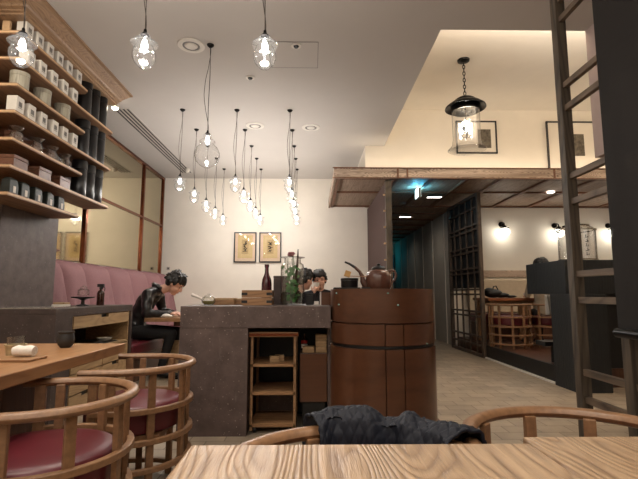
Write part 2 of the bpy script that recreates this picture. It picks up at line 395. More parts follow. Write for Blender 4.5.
for (a,b_) in prof: vs.append((-2.94,3.27-a,b_))
for (a,b_) in prof: vs.append((XS+a,3.27-a,b_))
for (a,b_) in prof: vs.append((XS+a,4.95,b_))
for i in range(2):
    for j in range(n): fs.append((i*n+j,i*n+(j+1)%n,(i+1)*n+(j+1)%n,(i+1)*n+j))
fs += [tuple(range(n)),tuple(2*n+j for j in range(n))[::-1]]
mb.add(vs,fs).build('crown',wood('crown_oak',(116,90,68),(172,140,108),'y',.5,fine=22,ring=14,bmp=.3),t)

# things on the shelf
def white_box():
    t=thing('tea_box','x','tea box')
    B((-.04,-.045,0),(.04,.045,.135)).build('carton',M['white'],t,bevel=.003)
    mb=MB()
    for k in range(3): mb.box((.0402,-.02+.014*k,.055),(.041,-.012+.014*k,.095))
    mb.box((.0402,-.024,.045),(.041,.024,.048)); mb.build('label',M['ink'],t); return t
def put(proto,first,x,y,z,label,group,rz=0):
    if first: proto.location=(x,y,z); proto.rotation_euler=(0,0,rz); proto['label']=label; proto['group']=group; return proto
    return dup(proto,(x,y,z),rz,label,group)
wb=white_box(); fst=True
for si,ys in ((6,[3.40,3.54,3.69,3.84,4.0,4.17]),(5,[3.45,3.61,3.78,3.95,4.12]),(3,[3.36,3.51,3.67,3.84,4.0,4.17])):
    z=SH[si][0]
    for i,y in enumerate(ys):
        put(wb,fst,-2.32,y,z,'white tea box with black lettering, %s from the corner on the %s shelf'%(ORD[i],SN[si]),'white tea boxes on the wall shelf'); fst=False
# black canisters
def canister():
    t=thing('tea_canister','x','canister')
    MB().lathe([(0,0),(.070,0),(.072,.004),(.072,.28),(.068,.285)],n=28).build('body',M['blacksat'],t,True)
    MB().lathe([(0,.286),(.0745,.286),(.0745,.365),(.071,.371),(0,.371)],n=28).build('lid',M['blacksat'],t,True); return t
cn=canister(); fst=True
for si in (1,3,5):
    for i,y in enumerate((4.43,4.6,4.77)):
        put(cn,fst,-2.36,y,SH[si][0],'tall black tea canister, %s from the pillar on the %s shelf'%(ORD[i],SN[si]),'black tea canisters at the shelf ends'); fst=False
# washi tins
def tin():
    t=thing('paper_wrapped_tin','x','tin')
    MB().lathe([(0,0),(.068,0),(.068,.115)],n=26).build('body',M['tin'],t,True)
    MB().lathe([(0,.116),(.07,.116),(.07,.148),(.066,.15),(0,.15)],n=26).build('lid',M['tin'],t,True); return t
tn=tin(); fst=True
for i,y in enumerate((3.42,3.72,4.03)):
    put(tn,fst,-2.345,y,SH[4][0],'round tin wrapped in mottled grey paper, %s from the corner'%ORD[i],'paper wrapped tins on one shelf'); fst=False
# small brown cartons among them
def brownbox(w,d,h):
    t=thing('wooden_box','x','box'); B((-w/2,-d/2,0),(w/2,d/2,h*.72)).build('body',M['brownbox'],t,bevel=.003); B((-w/2-.002,-d/2-.002,h*.73),(w/2+.002,d/2+.002,h)).build('lid',M['brownbox'],t,bevel=.003); return t
bb=brownbox(.15,.17,.1); fst=True
for i,y in enumerate((3.43,3.75,4.06)):
    put(bb,fst,-2.36,y,SH[1][0],'low copper-brown lidded box, %s from the corner on the second lowest shelf'%ORD[i],'copper-brown boxes on one shelf'); fst=False
bk=brownbox(.09,.09,.13); fst=True
for i,(x,y,si) in enumerate(((-2.62,3.42,4),(-2.62,3.42,3),(-2.62,3.42,2),(-2.43,3.53,2),(-2.43,3.77,2),(-2.43,3.985,2))):
    put(bk,fst,x,y,SH[si][0],'small upright brown box beside the %s'%['round paper tins, facing the table','middle-shelf tea boxes, facing the table','glass beakers, facing the table','first glass beaker','second glass beaker','third glass beaker'][i],'upright brown boxes'); fst=False
# glass beakers
def beaker():
    t=thing('glass_server','x','glass beaker')
    MB().lathe([(.0,.002),(.04,.002),(.046,.012),(.046,.06),(.034,.085),(.032,.095),(.05,.118),(.047,.118),(.029,.095),(.031,.085),(.042,.06),(.042,.014),(0,.008)],n=24).build('vessel',M['jar'],t,True)
    MB().lathe([(.044,.11),(.051,.119),(.051,.122),(.044,.117)],n=24,close=True).build('rim',M['glassb'],t,True); return t
bk2=beaker(); fst=True
for i,y in enumerate((3.40,3.66,3.88,4.09)):
    put(bk2,fst,-2.32,y,SH[2][0],'clear glass beaker with flared rim, %s from the corner'%ORD[i],'glass beakers on one shelf'); fst=False
# dark tea bags with white labels
t=thing('dark_tea_pack','x','tea pack')
mb=MB(); poly=[(-.035,-.05),(.035,-.05),(.035,.05),(-.035,.05)]
mb.loft(poly,[(1,0),(1.02,.05),(.9,.105),(.55,.125)]).build('pouch',M['greenbag'],t,bevel=.004)
B((.0362,-.012,.01),(.0375,.018,.06)).build('label',M['white'],t); fst=True
for i,y in enumerate((3.36,3.50,3.67,3.84,4.01)):
    put(t,fst,-2.31,y,SH[0][0],'dark green tea pack with small white label, %s from the corner'%ORD[i],'dark tea packs on the lowest shelf'); fst=False
t=thing('pale_wood_block','upright pale wooden block at the corner of the highest shelf','block',(-2.44,3.36,SH[6][0])); B((-.035,-.02,0),(.035,.02,.02)).build('foot',M['shelfcut'],t); B((-.03,-.012,.02),(.03,.012,.17)).build('panel',M['shelfcut'],t,bevel=.002)

# stone service counter with drawers (beside the pillar)
t=thing('stone_counter','dark brown stone service counter with pale oak drawers beside the pillar','counter',(0,0,0))
mb=MB().box((-2.94,3.5,.845),(-1.97,4.47,.885)).box((-2.46,4.47,.845),(-1.97,4.98,.885)); mb.build('worktop',M['stone2'],t,bevel=.003)
MB().box((-2.94,3.5,0),(-1.97,3.75,.845)).box((-2.46,4.93,0),(-1.97,4.98,.845)).box((-2.94,3.75,0),(-2.50,4.47,.845)).box((-2.46,4.47,0),(-2.44,4.93,.845)).box((-2.44,3.75,.82),(-1.97,4.93,.845)).build('body',M['stone2'],t)
def drawer(y0,y1,z0,z1):
    mb=MB(); ym=(y0+y1)/2; w=.075; zc=z1-.03
    mb.box((-2.0,y0,z0),(-1.975,y1,zc)); mb.box((-2.0,y0,zc),(-1.975,ym-w,z1)); mb.box((-2.0,ym+w,zc),(-1.975,y1,z1))
    d=mb.build('drawer',M['drawer'],t); B((-2.02,ym-w,zc),(-1.998,ym+w,z1)).build('finger_pull',M['black'],d)
drawer(3.78,4.9,.71,.812)
MB().box((-2.43,3.75,.50),(-1.985,4.93,.52)).box((-2.43,3.755,.0),(-1.985,3.775,.82)).box((-2.43,4.905,.0),(-1.985,4.925,.82)).box((-2.43,3.77,.005),(-2.01,4.9,.49)).build('inner_shelf',M['drawer'],t)
for (a,b_) in ((.34,.49),(.17,.33),(.01,.16)):
    drawer(3.78,4.33,a,b_); drawer(4.345,4.9,a,b_)
tag(MB().box((-2.35,3.95,.522),(-2.02,4.75,.53)).box((-2.3,4.0,.53),(-2.05,4.5,.545)).build('folded_menus',M['blacksat']),'flat black folders lying in the open niche of the stone counter','folder')
t=thing('white_saucer','small white dish in the niche of the stone counter','dish',(-2.1,4.62,.531)); MB().lathe([(0,0),(.05,.004),(.075,.03),(.072,.032),(.045,.01),(0,.008)],n=24).build('dish',M['cloth'],t,True)
tag(B((-2.53,3.55,.886),(-2.05,3.95,.893)).build('metal_tray',plain('steel_tray',(190,186,180),.25,metal=.9)),'flat silver tray on the stone counter by the pillar foot','tray')
# cake stand and jar
t=thing('pedestal_stand','black round pedestal stand on the stone counter','stand',(-2.21,4.37,.886))
MB().lathe([(0,0),(.06,0),(.055,.01),(.016,.02),(.014,.055),(.05,.07),(.105,.078),(.108,.088),(0,.086)],n=32).build('stand',M['blacksat'],t,True)
t=thing('small_glass_jar','small lidded glass jar standing on the black pedestal','jar',(-2.21,4.37,.977))
MB().lathe([(0,.001),(.045,.001),(.05,.01),(.05,.06),(.03,.075),(.03,.085),(.026,.085),(.026,.07),(.045,.058),(.045,.012),(0,.008)],n=24).build('vessel',M['jar'],t,True)
MB().lathe([(0,.086),(.03,.086),(.03,.092),(.01,.097),(.01,.108),(0,.11)],n=20).build('lid',M['glassb'],t,True)
t=thing('paper_packet','white paper packets stacked at the foot of the pedestal','packet',(-2.30,4.16,.886)); B((-.06,-.05,0),(.06,.05,.02)).build('lower_packet',M['cloth'],t,bevel=.003); B((-.05,-.045,.021),(.055,.045,.038)).build('upper_packet',M['drawer'],t,bevel=.003)
t=thing('spray_bottle','dark amber spray bottle with black trigger on the stone counter','spray bottle',(-2.16,4.62,.886))
MB().lathe([(0,0),(.034,0),(.036,.005),(.036,.12),(.03,.14),(.014,.155),(.014,.165),(0,.165)],n=24).build('bottle',M['amber'],t,True)
mb=MB().cyl((0,0,.165),(0,0,.185),.017).box((-.035,-.012,.185),(.03,.012,.215)); mb.tube([(.02,0,.19),(.04,0,.17),(.035,0,.145)],.005,6); mb.build('trigger_head',M['black'],t)
t=thing('leaning_pole','slender dark pole with a brown crosspiece leaning between pillar and mirror','pole',(0,0,0))
MB().cyl((-2.82,4.70,.89),(-2.76,4.8,2.0),.010).build('pole',M['darkwood'],t,True)
MB().tube([(-2.80,4.62,1.46),(-2.79,4.74,1.455),(-2.78,4.86,1.47),(-2.78,4.93,1.475)],[.012,.02,.018,.004],8).build('crosspiece',wood('reddish_wood',(90,46,30),(120,64,42),'y'),t,True)

# ------------------------------------------------------------------ left table
t=thing('dining_table','long honey-brown elm table with the towel tray at the stone counter','table',(0,0,0))
B((-2.3,.55,.67),(-1.07,2.62,.72)).build('tabletop',M['table2'],t,bevel=.004)
for (a,b_) in ((-1.55,2.2),(-1.55,.8)):
    B((a,b_,0),(a+.09,b_+.3,.67)).build('leg',M['darkwood'],t,bevel=.004)
    B((-2.15,b_,0),(-2.06,b_+.3,.67)).build('leg',M['darkwood'],t,bevel=.004)
B((-2.1,1.1,.60),(-1.5,2.2,.67)).build('apron',M['darkwood'],t)
# things on it
t=thing('tea_glass','clear water glass in a ribbed wooden sleeve on the left table'.replace(' left',' honey-brown'),'glass',(-1.335,2.07,.72))
MB().lathe([(0,.004),(.03,.004),(.036,.09),(.034,.09),(.028,.008),(0,.008)],n=26).build('glass',M['jar'],t,True)
MB().lathe([(.031,.002),(.034,.002),(.041,.048),(.045,.05),(.045,.056),(.037,.056)],n=26,close=True).build('sleeve',plain('bamboo_sleeve',(176,156,120),.5,var=.2,sc=60),t,True)
t=thing('rolled_towel','rolled white cotton towel on the small wooden board','towel',(-1.243,1.985,.733))
mb=MB(); 
for k in range(1): mb.tube([(-.045,0,.021),(-.025,.003,.024),(.0,-.002,.0225),(.025,.001,.024),(.046,0,.022)],[.018,.024,.022,.024,.021],16)
mb.build('roll',M['cloth'],t,True)
sp=[(.0475,.0018*k*cos(k*.9),.022+.0018*k*sin(k*.9)) for k in range(10)]; MB().tube(sp,.0016,5).build('fold_edge',M['white'],t)
tag(MB().box((-1.47,1.90,.721),(-1.165,2.03,.731)).build('serving_board',M['oakx'],bevel=.003),'thin rectangular wooden board under the rolled towel','board')
t=thing('black_cup','round black clay cup on the honey-brown table','cup',(-1.30,2.42,.72))
MB().lathe([(0,.0),(.024,.0),(.038,.017),(.043,.038),(.039,.06),(.036,.072),(.041,.082),(.038,.082),(.033,.072),(.036,.06),(.040,.038),(.033,.02),(0,.01)],n=30).build('cup',plain('black_clay',(38,36,35),.55,bmp=.1),t,True)

# ------------------------------------------------------------------ chairs
RC=.288
def upath(r,arm,n=22,z=0):
    p=[(-r*1.0,-arm,z),(-r,-arm*.5,z)]
    for i in range(n+1):
        a=pi-pi*i/n; p.append((r*cos(a),r*sin(a),z))
    return p+[(r,-arm*.5,z),(r,-arm,z)]
def make_chair():
    t=thing('barrel_chair','x','chair')
    sec=[(.021*cos(q)*1.0,.017*sin(q)) for q in [2*pi*i/10 for i in range(10)]]
    MB().sweep(upath(RC,.17,z=.638),sec).build('top_rail',M['chair'],t,True)
    for z in (.455,.315,.19,.06):
        MB().sweep(upath(RC-.002,.12,z=z),[(-.013,-.012),(.013,-.012),(.013,.012),(-.013,.012)]).build('hoop',M['chair'],t,True,bevel=.003)
    for a in (-18,18,-58,58,-96,96):
        q=R(a); x,y=sin(q)*(RC-.02),cos(q)*(RC-.02)
        m=MX.Translation((x,y,0))@MX.Rotation(-q,4,'Z')
        MB().box((-.017,-.008,0),(.017,.012,.63),m).build('post',M['chair'],t,bevel=.003)
    for s_ in (-1,1):
        MB().box((s_*(RC-.008)-.012,-.125,0),(s_*(RC-.008)+.012,-.085,.63)).build('post',M['chair'],t,bevel=.003)
    poly=[]
    for i in range(40):
        a=2*pi*i/40; c_,s_=cos(a),sin(a)
        if s_>=0: poly.append((.243*c_,.243*s_))
        else: poly.append((.243*abs(c_)**.55*(1 if c_>0 else -1),.20*-abs(s_)**.55))
    MB().loft(poly,[(.93,.335),(.99,.345),(1,.36),(1,.435),(.985,.452),(.94,.464),(.8,.471),(.4,.474)]).build('seat_cushion',M['burg'],t,True)
    MB().box((-.21,-.16,.30),(.21,.18,.335)).build('seat_frame',M['chair'],t)
    return t
ch=make_chair(); G='barrel chairs'
ch.location=(-.945,1.655,0); ch.rotation_euler=(0,0,R(-77)); ch['label']='oak barrel chair with burgundy seat, closer of two at the honey-brown table'; ch['group']=G
dup(ch,(-.925,2.41,0),R(-84),'oak barrel chair with burgundy seat at the far corner of the honey-brown table',G)
dup(ch,(.095,.95,0),R(2),'oak barrel chair carrying the navy quilted coat at the brushed elm table',G)
dup(ch,(.69,1.14,0),R(-13),'bare oak barrel chair pushed in at the brushed elm table, next to the coat',G)
dup(ch,(3.04,6.87,.2),R(180),'oak barrel chair on the raised floor next to the lattice screen',G)
dup(ch,(3.64,6.9,.2),R(184),'oak barrel chair on the raised floor half behind the dark reception counter',G)
dup(ch,(.13,6.0,0),R(0),'oak barrel chair behind the stone bar under the person with the white cup',G)
dup(ch,(-.52,5.98,0),R(60),'oak barrel chair behind the stone bar under the dark-haired person turned sideways',G)

# ------------------------------------------------------------------ coat on the chair
def coat():
    na,ns=150,70; vs=[];fs=[]
    prof=[(-.06,-.30),(-.055,-.18),(-.05,-.06),(-.05,.0),(-.042,.03),(-.012,.045),(.018,.045),(.045,.032),(.058,.0),(.06,-.05),(.07,-.2),(.075,-.40)]
    def pr(s):
        f=s*(len(prof)-1); i=min(int(f),len(prof)-2); u=f-i
        return prof[i][0]*(1-u)+prof[i+1][0]*u, prof[i][1]*(1-u)+prof[i+1][1]*u
    L=0
    for i in range(na+1):
        u=i/na; a=R(-17+83*u)
        env=min(1,u/.06)*min(1,(1-u)/.12)
        for j in range(ns+1):
            s=j/ns; r,z=pr(s)
            wr=.010*sin(u*19+s*4)+.006*sin(u*31+3*s)+.006*sin(u*11-5*s)
            hgt=.002+.010*sin(u*9+.2)+.004*sin(u*23)-.02*max(0,u-.6)/.4-.02*max(0,.12-u)/.12
            topw=math.exp(-((s-.48)/.22)**2)
            q1=(u*13+s*9)%1; q2=(u*13-s*9)%1
            d=min(abs(q1-.5),abs(q2-.5)); quilt=.007*(min(1,(0.5-max(abs(q1-.5),abs(q2-.5)))*5))**.6
            side=1 if s>.48 else -1
            rr=RC+r+side*wr*(1.0 if abs(s-.48)>.1 else .2)+side*quilt*(1-topw)
            zz=.638+z+(max(wr*.8,-.003)+hgt+quilt)*topw
            if s>.8: zz += .02*sin(u*17)*(s-.8)*5
            vs.append((sin(a)*rr,cos(a)*rr,zz))
    for i in range(na):
        for j in range(ns):
            q=i*(ns+1)+j; fs.append((q,q+1,q+ns+2,q+ns+1))
    return MB().add(vs,fs)
ct=thing('quilted_coat','dark navy quilted coat slung over the back of a barrel chair','coat',(.095,.95,0),R(2))
o=coat().build('shell',M['navy'],ct,True); sm=o.modifiers.new('thick','SOLIDIFY'); sm.thickness=.008; sm.offset=-1
pts=[]
for i in range(20):
    u=i/19; a=R(-14+24*u); pts.append((sin(a)*(RC+.02*sin(u*3)),cos(a)*(RC+.02),.676+.008*sin(u*pi)))
MB().tube(pts,[.005+.010*sin(pi*i/19) for i in range(20)],10).build('collar',M['navy'],ct,True)
pts=[(sin(R(a))*(RC+.083),cos(R(a))*(RC+.083),.60-.002*(a-40)) for a in range(30,64,4)]
MB().tube(pts,[.02+.006*sin(i) for i in range(len(pts))],12).build('sleeve',M['navy'],ct,True)

# ------------------------------------------------------------------ elm tables under the camera
def elm(x0,x1,y1,label):
    t=thing('dining_table',label,'table',(x0,0,0))
    w=x1-x0
    B((.0,.16,.675),(w,y1,.72)).build('tabletop',M['table'],t,bevel=.004)
    for a in (.05,w-.11):
        for c in (.22,y1-.72+.06 if False else .30): pass
    for a in (.03,w-.08):
        B((a,.20,0),(a+.05,.25,.675)).build('leg',M['darkwood'],t,bevel=.003); B((a,.56,0),(a+.05,.61,.675)).build('leg',M['darkwood'],t,bevel=.003)
    B((.06,.22,.62),(w-.06,.6,.675)).build('apron',M['darkwood'],t)
elm(-.225,.412,.877,'brushed elm table with raised grain under the coat-draped chair')
elm(.416,1.06,.915,'brushed elm table joined at a seam to its neighbour, by the bare chair')

# ------------------------------------------------------------------ bar
ZB=.912
t=thing('stone_bar','brown tuff stone bar with open cavity holding a cart and cabinet','bar counter',(0,0,0))
B((-.96,3.3,.754),(.138,4.05,ZB)).build('worktop',M['stone'],t,bevel=.003)
MB().box((-.96,3.3,0),(-.465,4.05,.753)).box((.118,3.42,0),(.138,4.05,.753)).box((-.465,3.95,0),(.118,4.05,.753)).build('body',M['stone'],t)
B((-.464,3.9,0.0),(.117,3.94,.75)).build('back_lining',M['black'],t)
for x in (-.0,-.45): pass
t=thing('shelf_cart','slim oak shelf cart with four tiers parked under the stone bar','cart',(-.285,3.36,0))
for (a,b_) in ((-.165,0),(.15,0),(-.165,.36),(.15,.36)): B((a,b_,.02),(a+.018,b_+.03,.70)).build('post',M['oak'],t)
B((-.18,-.015,.685),(.185,.41,.72)).build('top',M['oakx'],t,bevel=.003)
B((-.18,-.02,.692),(.185,-.014,.712)).build('copper_edge',M['copper'],t)
for z in (.47,.27,.045): B((-.165,.0,z),(.165,.40,z+.018)).build('shelf',M['oakx'],t)
B((-.15,.385,.04),(.15,.395,.26)).build('back_panel',M['stone'],t)
for s_ in (-.13,.13):
    for y in (.03,.36): MB().cyl((s_-.008,y,.022),(s_+.008,y,.022),.02).build('caster',M['black'],t,True)
for k,(x,y,w) in enumerate(((-.285,3.47,.07),(-.25,3.52,.07))):
    t=thing('wooden_brick',['pale wooden brick at the front of the cart shelf','pale wooden brick behind the first on the cart shelf'][k],'wood block',(x,y,.489),R(8)); 
    mb=B((-w/2,-.03,0),(w/2,.03,.045)); mb.build('block',M['drawer'],t,bevel=.003); B((-w/2-.001,-.031,.02),(w/2+.001,.031,.022)).build('lid_line',M['brownbox'],t)
t=thing('walnut_cabinet','low walnut cabinet under the stone bar beside the cart','cabinet',(.01,3.44,0))
B((-.10,0,.20),(.105,.42,.555)).build('body',M['drumwood'],t,bevel=.003); B((-.08,.03,0),(.09,.40,.2)).build('plinth',M['black'],t)
B((-.095,-.004,.21),(.10,.0,.55)).build('door',M['drumwood'],t)
for k,(x,z,l,w) in enumerate(((-.025,.556,'lowest pale wooden block stacked on the walnut cabinet, alone by the cart',.09),(.072,.556,'pale wooden block at the bottom of the stack of three by the drum',.085),(.072,.602,'pale wooden block in the middle of the stack of three by the drum',.085),(.072,.648,'pale wooden block on top of the stack of three by the drum',.085))):
    t=thing('wooden_brick',l,'wood block',(x,3.51,z),R(-2)); B((-w/2,-.045,0),(w/2,.045,.044)).build('block',M['drawer'],t,bevel=.003); B((-w/2-.001,-.046,.02),(w/2+.001,.046,.022)).build('lid_line',M['brownbox'],t)
t=thing('sauce_bottle','little bottle with red and white label behind the wooden blocks','bottle',(-.06,3.62,.556)); MB().lathe([(0,0),(.025,0),(.025,.09),(.01,.11),(.01,.13),(0,.13)],n=18).build('bottle',M['amber'],t,True); MB().lathe([(.0255,.02),(.0255,.05)],n=18).build('label',M['cloth'],t,True); MB().lathe([(.0255,.055),(.0255,.08)],n=18).build('red_band',plain('red',(180,30,24),.5),t,True)

# round lacquered cabinet
DX,DY,DR=.526,3.4,.384
t=thing('drum_cabinet','round lacquered walnut drum cabinet at the end of the stone bar','cabinet',(DX,DY,0))
def ring(r,z0,z1,a0,a1,th=.02,n=40):
    vs=[];fs=[]
    for i in range(n+1):
        a=R(a0+(a1-a0)*i/n)
        for rr,z in ((r-th,z0),(r,z0),(r,z1),(r-th,z1)): vs.append((rr*sin(a),-rr*cos(a),z))
    for i in range(n):
        for j in range(4): fs.append((i*4+j,i*4+(j+1)%4,(i+1)*4+(j+1)%4,(i+1)*4+j))
    fs += [(0,1,2,3),(n*4,n*4+3,n*4+2,n*4+1)]
    return MB().add(vs,fs)
MB().lathe([(0,0),(DR-.03,0),(DR-.03,1.0),(0,1.0)],n=64).build('core',M['darkwood'],t,True)
ring(DR,.805,1.035,-180,180,.05,80).build('upper_band',M['drumwood'],t,True)
MB().lathe([(0,1.0),(DR-.02,1.0),(DR-.02,1.037),(0,1.037)],n=64).build('top',M['drumwood'],t,True)
for (z0,z1) in ((.655,.795),(.03,.63)):
    for (a0,a1,n_) in ((-178,-6,'door'),(-5,13,'door'),(14,178,'door')):
        ring(DR-(.0 if z0>.5 else -.004),z0,z1,a0,a1,.03,50).build(n_,M['drumwood'],t,True)
ring(DR-.008,.632,.652,-180,180,.03,60).build('dark_groove',M['black'],t,True)
for (px,z) in ((-65,1.005),(-60,.925),(-2,1.005),(8,.925),(44,.66)):
    a=R(px); MB().ell(((DR+.001)*sin(a),-(DR+.001)*cos(a),z),(.008,.005,.006),10).build('inlay_dot',plain('shell_inlay',(150,190,180),.2,metal=.5),t,True)
# on the drum: burner, scoop, kettle
ZD=1.037
t=thing('black_tray','flat black slate plate on the drum cabinet','plate',(.262,3.4,ZD)); B((-.098,-.07,0),(.10,.07,.012)).build('plate',M['black'],t,bevel=.002)
t=thing('iron_container','round black lidded container on the slate plate','container',(.285,3.4,ZD+.0125)); MB().lathe([(0,0),(.062,0),(.065,.006),(.065,.05)],n=30).build('body',M['blacksat'],t,True); MB().lathe([(0,.051),(.068,.051),(.068,.066),(.06,.071),(0,.073)],n=30).build('lid',M['blacksat'],t,True)
t=thing('tea_scoop','small bamboo scoop with cube head resting on the black container','scoop',(.262,3.4,1.1245))
MB().box((-.022,-.022,.006),(.022,.022,.052),MX.Rotation(R(18),4,'Y')).build('head',plain('bamboo',(206,160,96),.5),t,bevel=.003)
MB().cyl((.01,0,.012),(.16,0,.008),.003).build('handle',plain('bamboo_stick',(170,120,84),.5),t,True)
t=thing('coaster','small black square mat under the kettle spout','mat',(.40,3.33,ZD)); B((-.03,-.03,0),(.03,.03,.014)).build('mat',M['black'],t,bevel=.002)
t=thing('kettle','fluted brown kettle with long slender spout on the drum cabinet','kettle',(.512,3.42,ZD)); t.scale=(1.04,1.04,1.15)
mb=MB(); n=72; prof=[(.06,0),(.085,.003),(.094,.02),(.098,.05),(.097,.08),(.088,.108),(.066,.126),(.045,.131)]; vs=[];fs=[]
for j in range(n):
    a=2*pi*j/n; fl=1-.03*abs(sin(a*9))**6*0-.022*(abs(cos(a*7))**10)
    for r,z in prof: vs.append((r*fl*cos(a),r*fl*sin(a),z))
k=len(prof)
for j in range(n):
    j2=(j+1)%n
    for i in range(k-1): fs.append((j*k+i,j2*k+i,j2*k+i+1,j*k+i+1))
fs += [tuple(j*k for j in range(n))[::-1],tuple(j*k+k-1 for j in range(n))]
mb.add(vs,fs).build('body',M['kettle'],t,True)
o=MB().lathe([(0,.130),(.052,.130),(.054,.137),(.045,.147),(.02,.153),(.012,.158),(.014,.166),(.010,.170),(0,.171)],n=32).build('lid',M['blacksat'],t,True)
MB().tube([(-.085,0,.02),(-.105,0,.03),(-.118,0,.055),(-.122,0,.085),(-.14,0,.115),(-.175,0,.145),(-.215,0,.168),(-.245,0,.18)],[.022,.024,.021,.016,.011,.009,.007,.006],12).build('spout',M['kettle'],t,True)
MB().tube([(-.175,0,.1455),(-.215,0,.1685),(-.25,0,.181)],[.0095,.0075,.0065],12).build('spout_tip',M['blacksat'],t,True)
MB().tube([(.07,0,.118),(.095,0,.125),(.118,0,.12),(.128,0,.095),(.12,0,.065),(.10,0,.045),(.088,0,.04)],[.008,.009,.009,.009,.009,.008,.008],10).build('handle',M['kettle'],t,True)

# on the bar
Z=ZB+.001
t=thing('glass_teapot','small glass side-handled teapot of green tea on the stone bar','teapot',(-.815,3.55,Z))
MB().lathe([(0,.0),(.03,.0),(.048,.015),(.055,.035),(.05,.055),(.033,.068),(.03,.068),(.047,.054),(.051,.035),(.045,.017),(0,.004)],n=28).build('vessel',M['jar'],t,True)
MB().lathe([(0,.006),(.03,.006),(.044,.018),(.050,.033),(0,.034)],n=28).build('tea',plain('green_tea',(136,132,56),.2),t,True)
MB().lathe([(0,.068),(.034,.068),(.03,.076),(.008,.082),(.01,.092),(0,.094)],n=20).build('lid',M['glassb'],t,True)
MB().tube([(-.045,-.005,.045),(-.08,-.008,.062),(-.13,-.012,.082)],[.008,.010,.013],10).build('handle',plain('pale_handle',(214,208,198),.4),t,True)
for k,(x,y,w,d,h,l) in enumerate(((-.715,3.75,.17,.2,.055,'shallow pale wooden tray behind the glass teapot'),(-.60,3.85,.16,.2,.05,'second shallow wooden tray between teapot and stacked boxes'))):
    t=thing('wooden_tray',l,'tray',(x,y,Z)); B((-w/2,-d/2,0),(w/2,d/2,h*.7)).build('tray_body',M['oakx'],t,bevel=.003); B((-w/2+.004,-d/2+.004,h*.7),(w/2-.004,d/2-.004,h)).build('lid',M['drawer'],t,bevel=.003)
for k,l in enumerate(('lower oak box with black corner brackets on the stone bar','upper oak box with black corner brackets on the stone bar')):
    t=thing('bracketed_box',l,'box',(-.425,3.55,Z+k*.0595),0)
    B((-.118,-.08,0),(.118,.08,.057)).build('body',M['oakx'],t,bevel=.003)
    for s_ in (-1,1): MB().box((s_*.1185-.045*(s_>0),-.0815,.018),(s_*.1185+.045*(s_<0),-.079,.038)).build('bracket',M['black'],t)
t=thing('red_bottle','dark red sake bottle standing behind the bracketed boxes','bottle',(-.385,3.80,Z))
MB().lathe([(0,0),(.04,0),(.043,.006),(.043,.17),(.038,.21),(.022,.25),(.017,.27),(.016,.315),(.019,.318),(.019,.335),(0,.337)],n=32).build('bottle',M['winered'],t,True)
MB().lathe([(.0195,.312),(.0195,.337),(0,.339)],n=24).build('cap',M['winered'],t,True)
t=thing('dark_stone_box','dark stone box standing upright behind the glass jar','box',(-.265,3.84,Z)); B((-.06,-.06,0),(.06,.06,.22)).build('body',M['stone2'],t,bevel=.003); B((-.062,-.062,.221),(.062,.062,.24)).build('lid',M['stone2'],t,bevel=.003)
# glass jar
t=thing('large_glass_jar','large clear glass jar holding leafy stems on the stone bar','jar',(-.158,3.6,Z))
MB().lathe([(0,.002),(.088,.002),(.094,.01),(.095,.30),(.088,.325),(.07,.335),(.066,.345),(.066,.375),(.062,.375),(.062,.343),(.084,.322),(.091,.30),(.090,.014),(0,.008)],n=48).build('vessel',M['jar'],t,True)
MB().lathe([(.062,.376),(.10,.378),(.10,.383),(.062,.381)],n=48,close=True).build('flat_rim',M['glassb'],t,True)
MB().lathe([(0,.010),(.089,.010),(.089,.10),(0,.10)],n=40).build('water',glass('water',tint=(.9,.95,.92,1),ref=.5),t,True)
def leaf(mb,p,d,L,w,up):
    d=V(d).normalized(); s_=d.cross(V(up)).normalized(); n_=s_.cross(d); vs=[];fs=[]
    for i in range(7):
        u=i/6; ww=w*sin(pi*min(1,u*.95+.03))**.8*(1-.3*u); c_=V(p)+d*L*u+n_*(-.18*L*u*u)
        vs += [tuple(c_+s_*ww+n_*.12*ww),tuple(c_),tuple(c_-s_*ww+n_*.12*ww)]
    for i in range(6): fs += [(i*3,i*3+1,i*3+4,i*3+3),(i*3+1,i*3+2,i*3+5,i*3+4)]
    mb.add(vs,fs)
rng=random.Random(3)
t=thing('leafy_cutting','green leafy stems with a faded pink bloom in the glass jar','plant',(-.158,3.6,Z+.012))
sb=MB(); lb=MB()
for k in range(6):
    a=rng.uniform(0,2*pi); x0,y0=.03*cos(a),.03*sin(a); top=rng.uniform(.20,.40); p=[(x0,y0,.0),(x0*.6,y0*.6,.10),(x0*1.2-.01,y0,.2),(x0*.9-.02,y0*.9,top)]
    sb.tube(p,.0025,6)
    for q in range(11):
        z=.03+(min(top,.30)-.03)*q/11+rng.uniform(0,.02); aa=rng.uniform(0,2*pi); leaf(lb,(x0*.7,y0*.7,z),(cos(aa),sin(aa),rng.uniform(-.9,.5)),rng.uniform(.035,.055),rng.uniform(.014,.024),(.3,-.8,.6))
for (x,z) in ((-.045,.27),(-.075,.305),(-.02,.255)):
    sb.tube([(-.02,0,.18),(x*.7,0,z-.03),(x,0,z)],.002,6); leaf(lb,(x,0,z),(-.3,0,-1),.035,.013,(0,1,0))
sb.build('stems',M['stem'],t,True); lb.build('foliage',M['leaf'],t,True)
t2=MB(); 
for k in range(16):
    a=k*2.4; r=.006+.0012*k; t2.ell((-.012+r*cos(a),r*sin(a),.395+.012*sin(k)),(.013,.013,.010),8)
t2.build('bloom',M['petal'],t,True)
t=thing('driftwood_spike','pointed dark driftwood standing upright in the jar','driftwood',(-.125,3.63,Z+.012)); MB().tube([(0,0,0),(.004,0,.12),(.0,0,.25),(.008,0,.36),(.01,0,.44)],[.012,.012,.011,.009,.003],9).build('driftwood',M['bark'],t,True)
MB().ell((-.01,-.03,.19),(.024,.02,.055),12).build('cone',M['bark'],t,True)
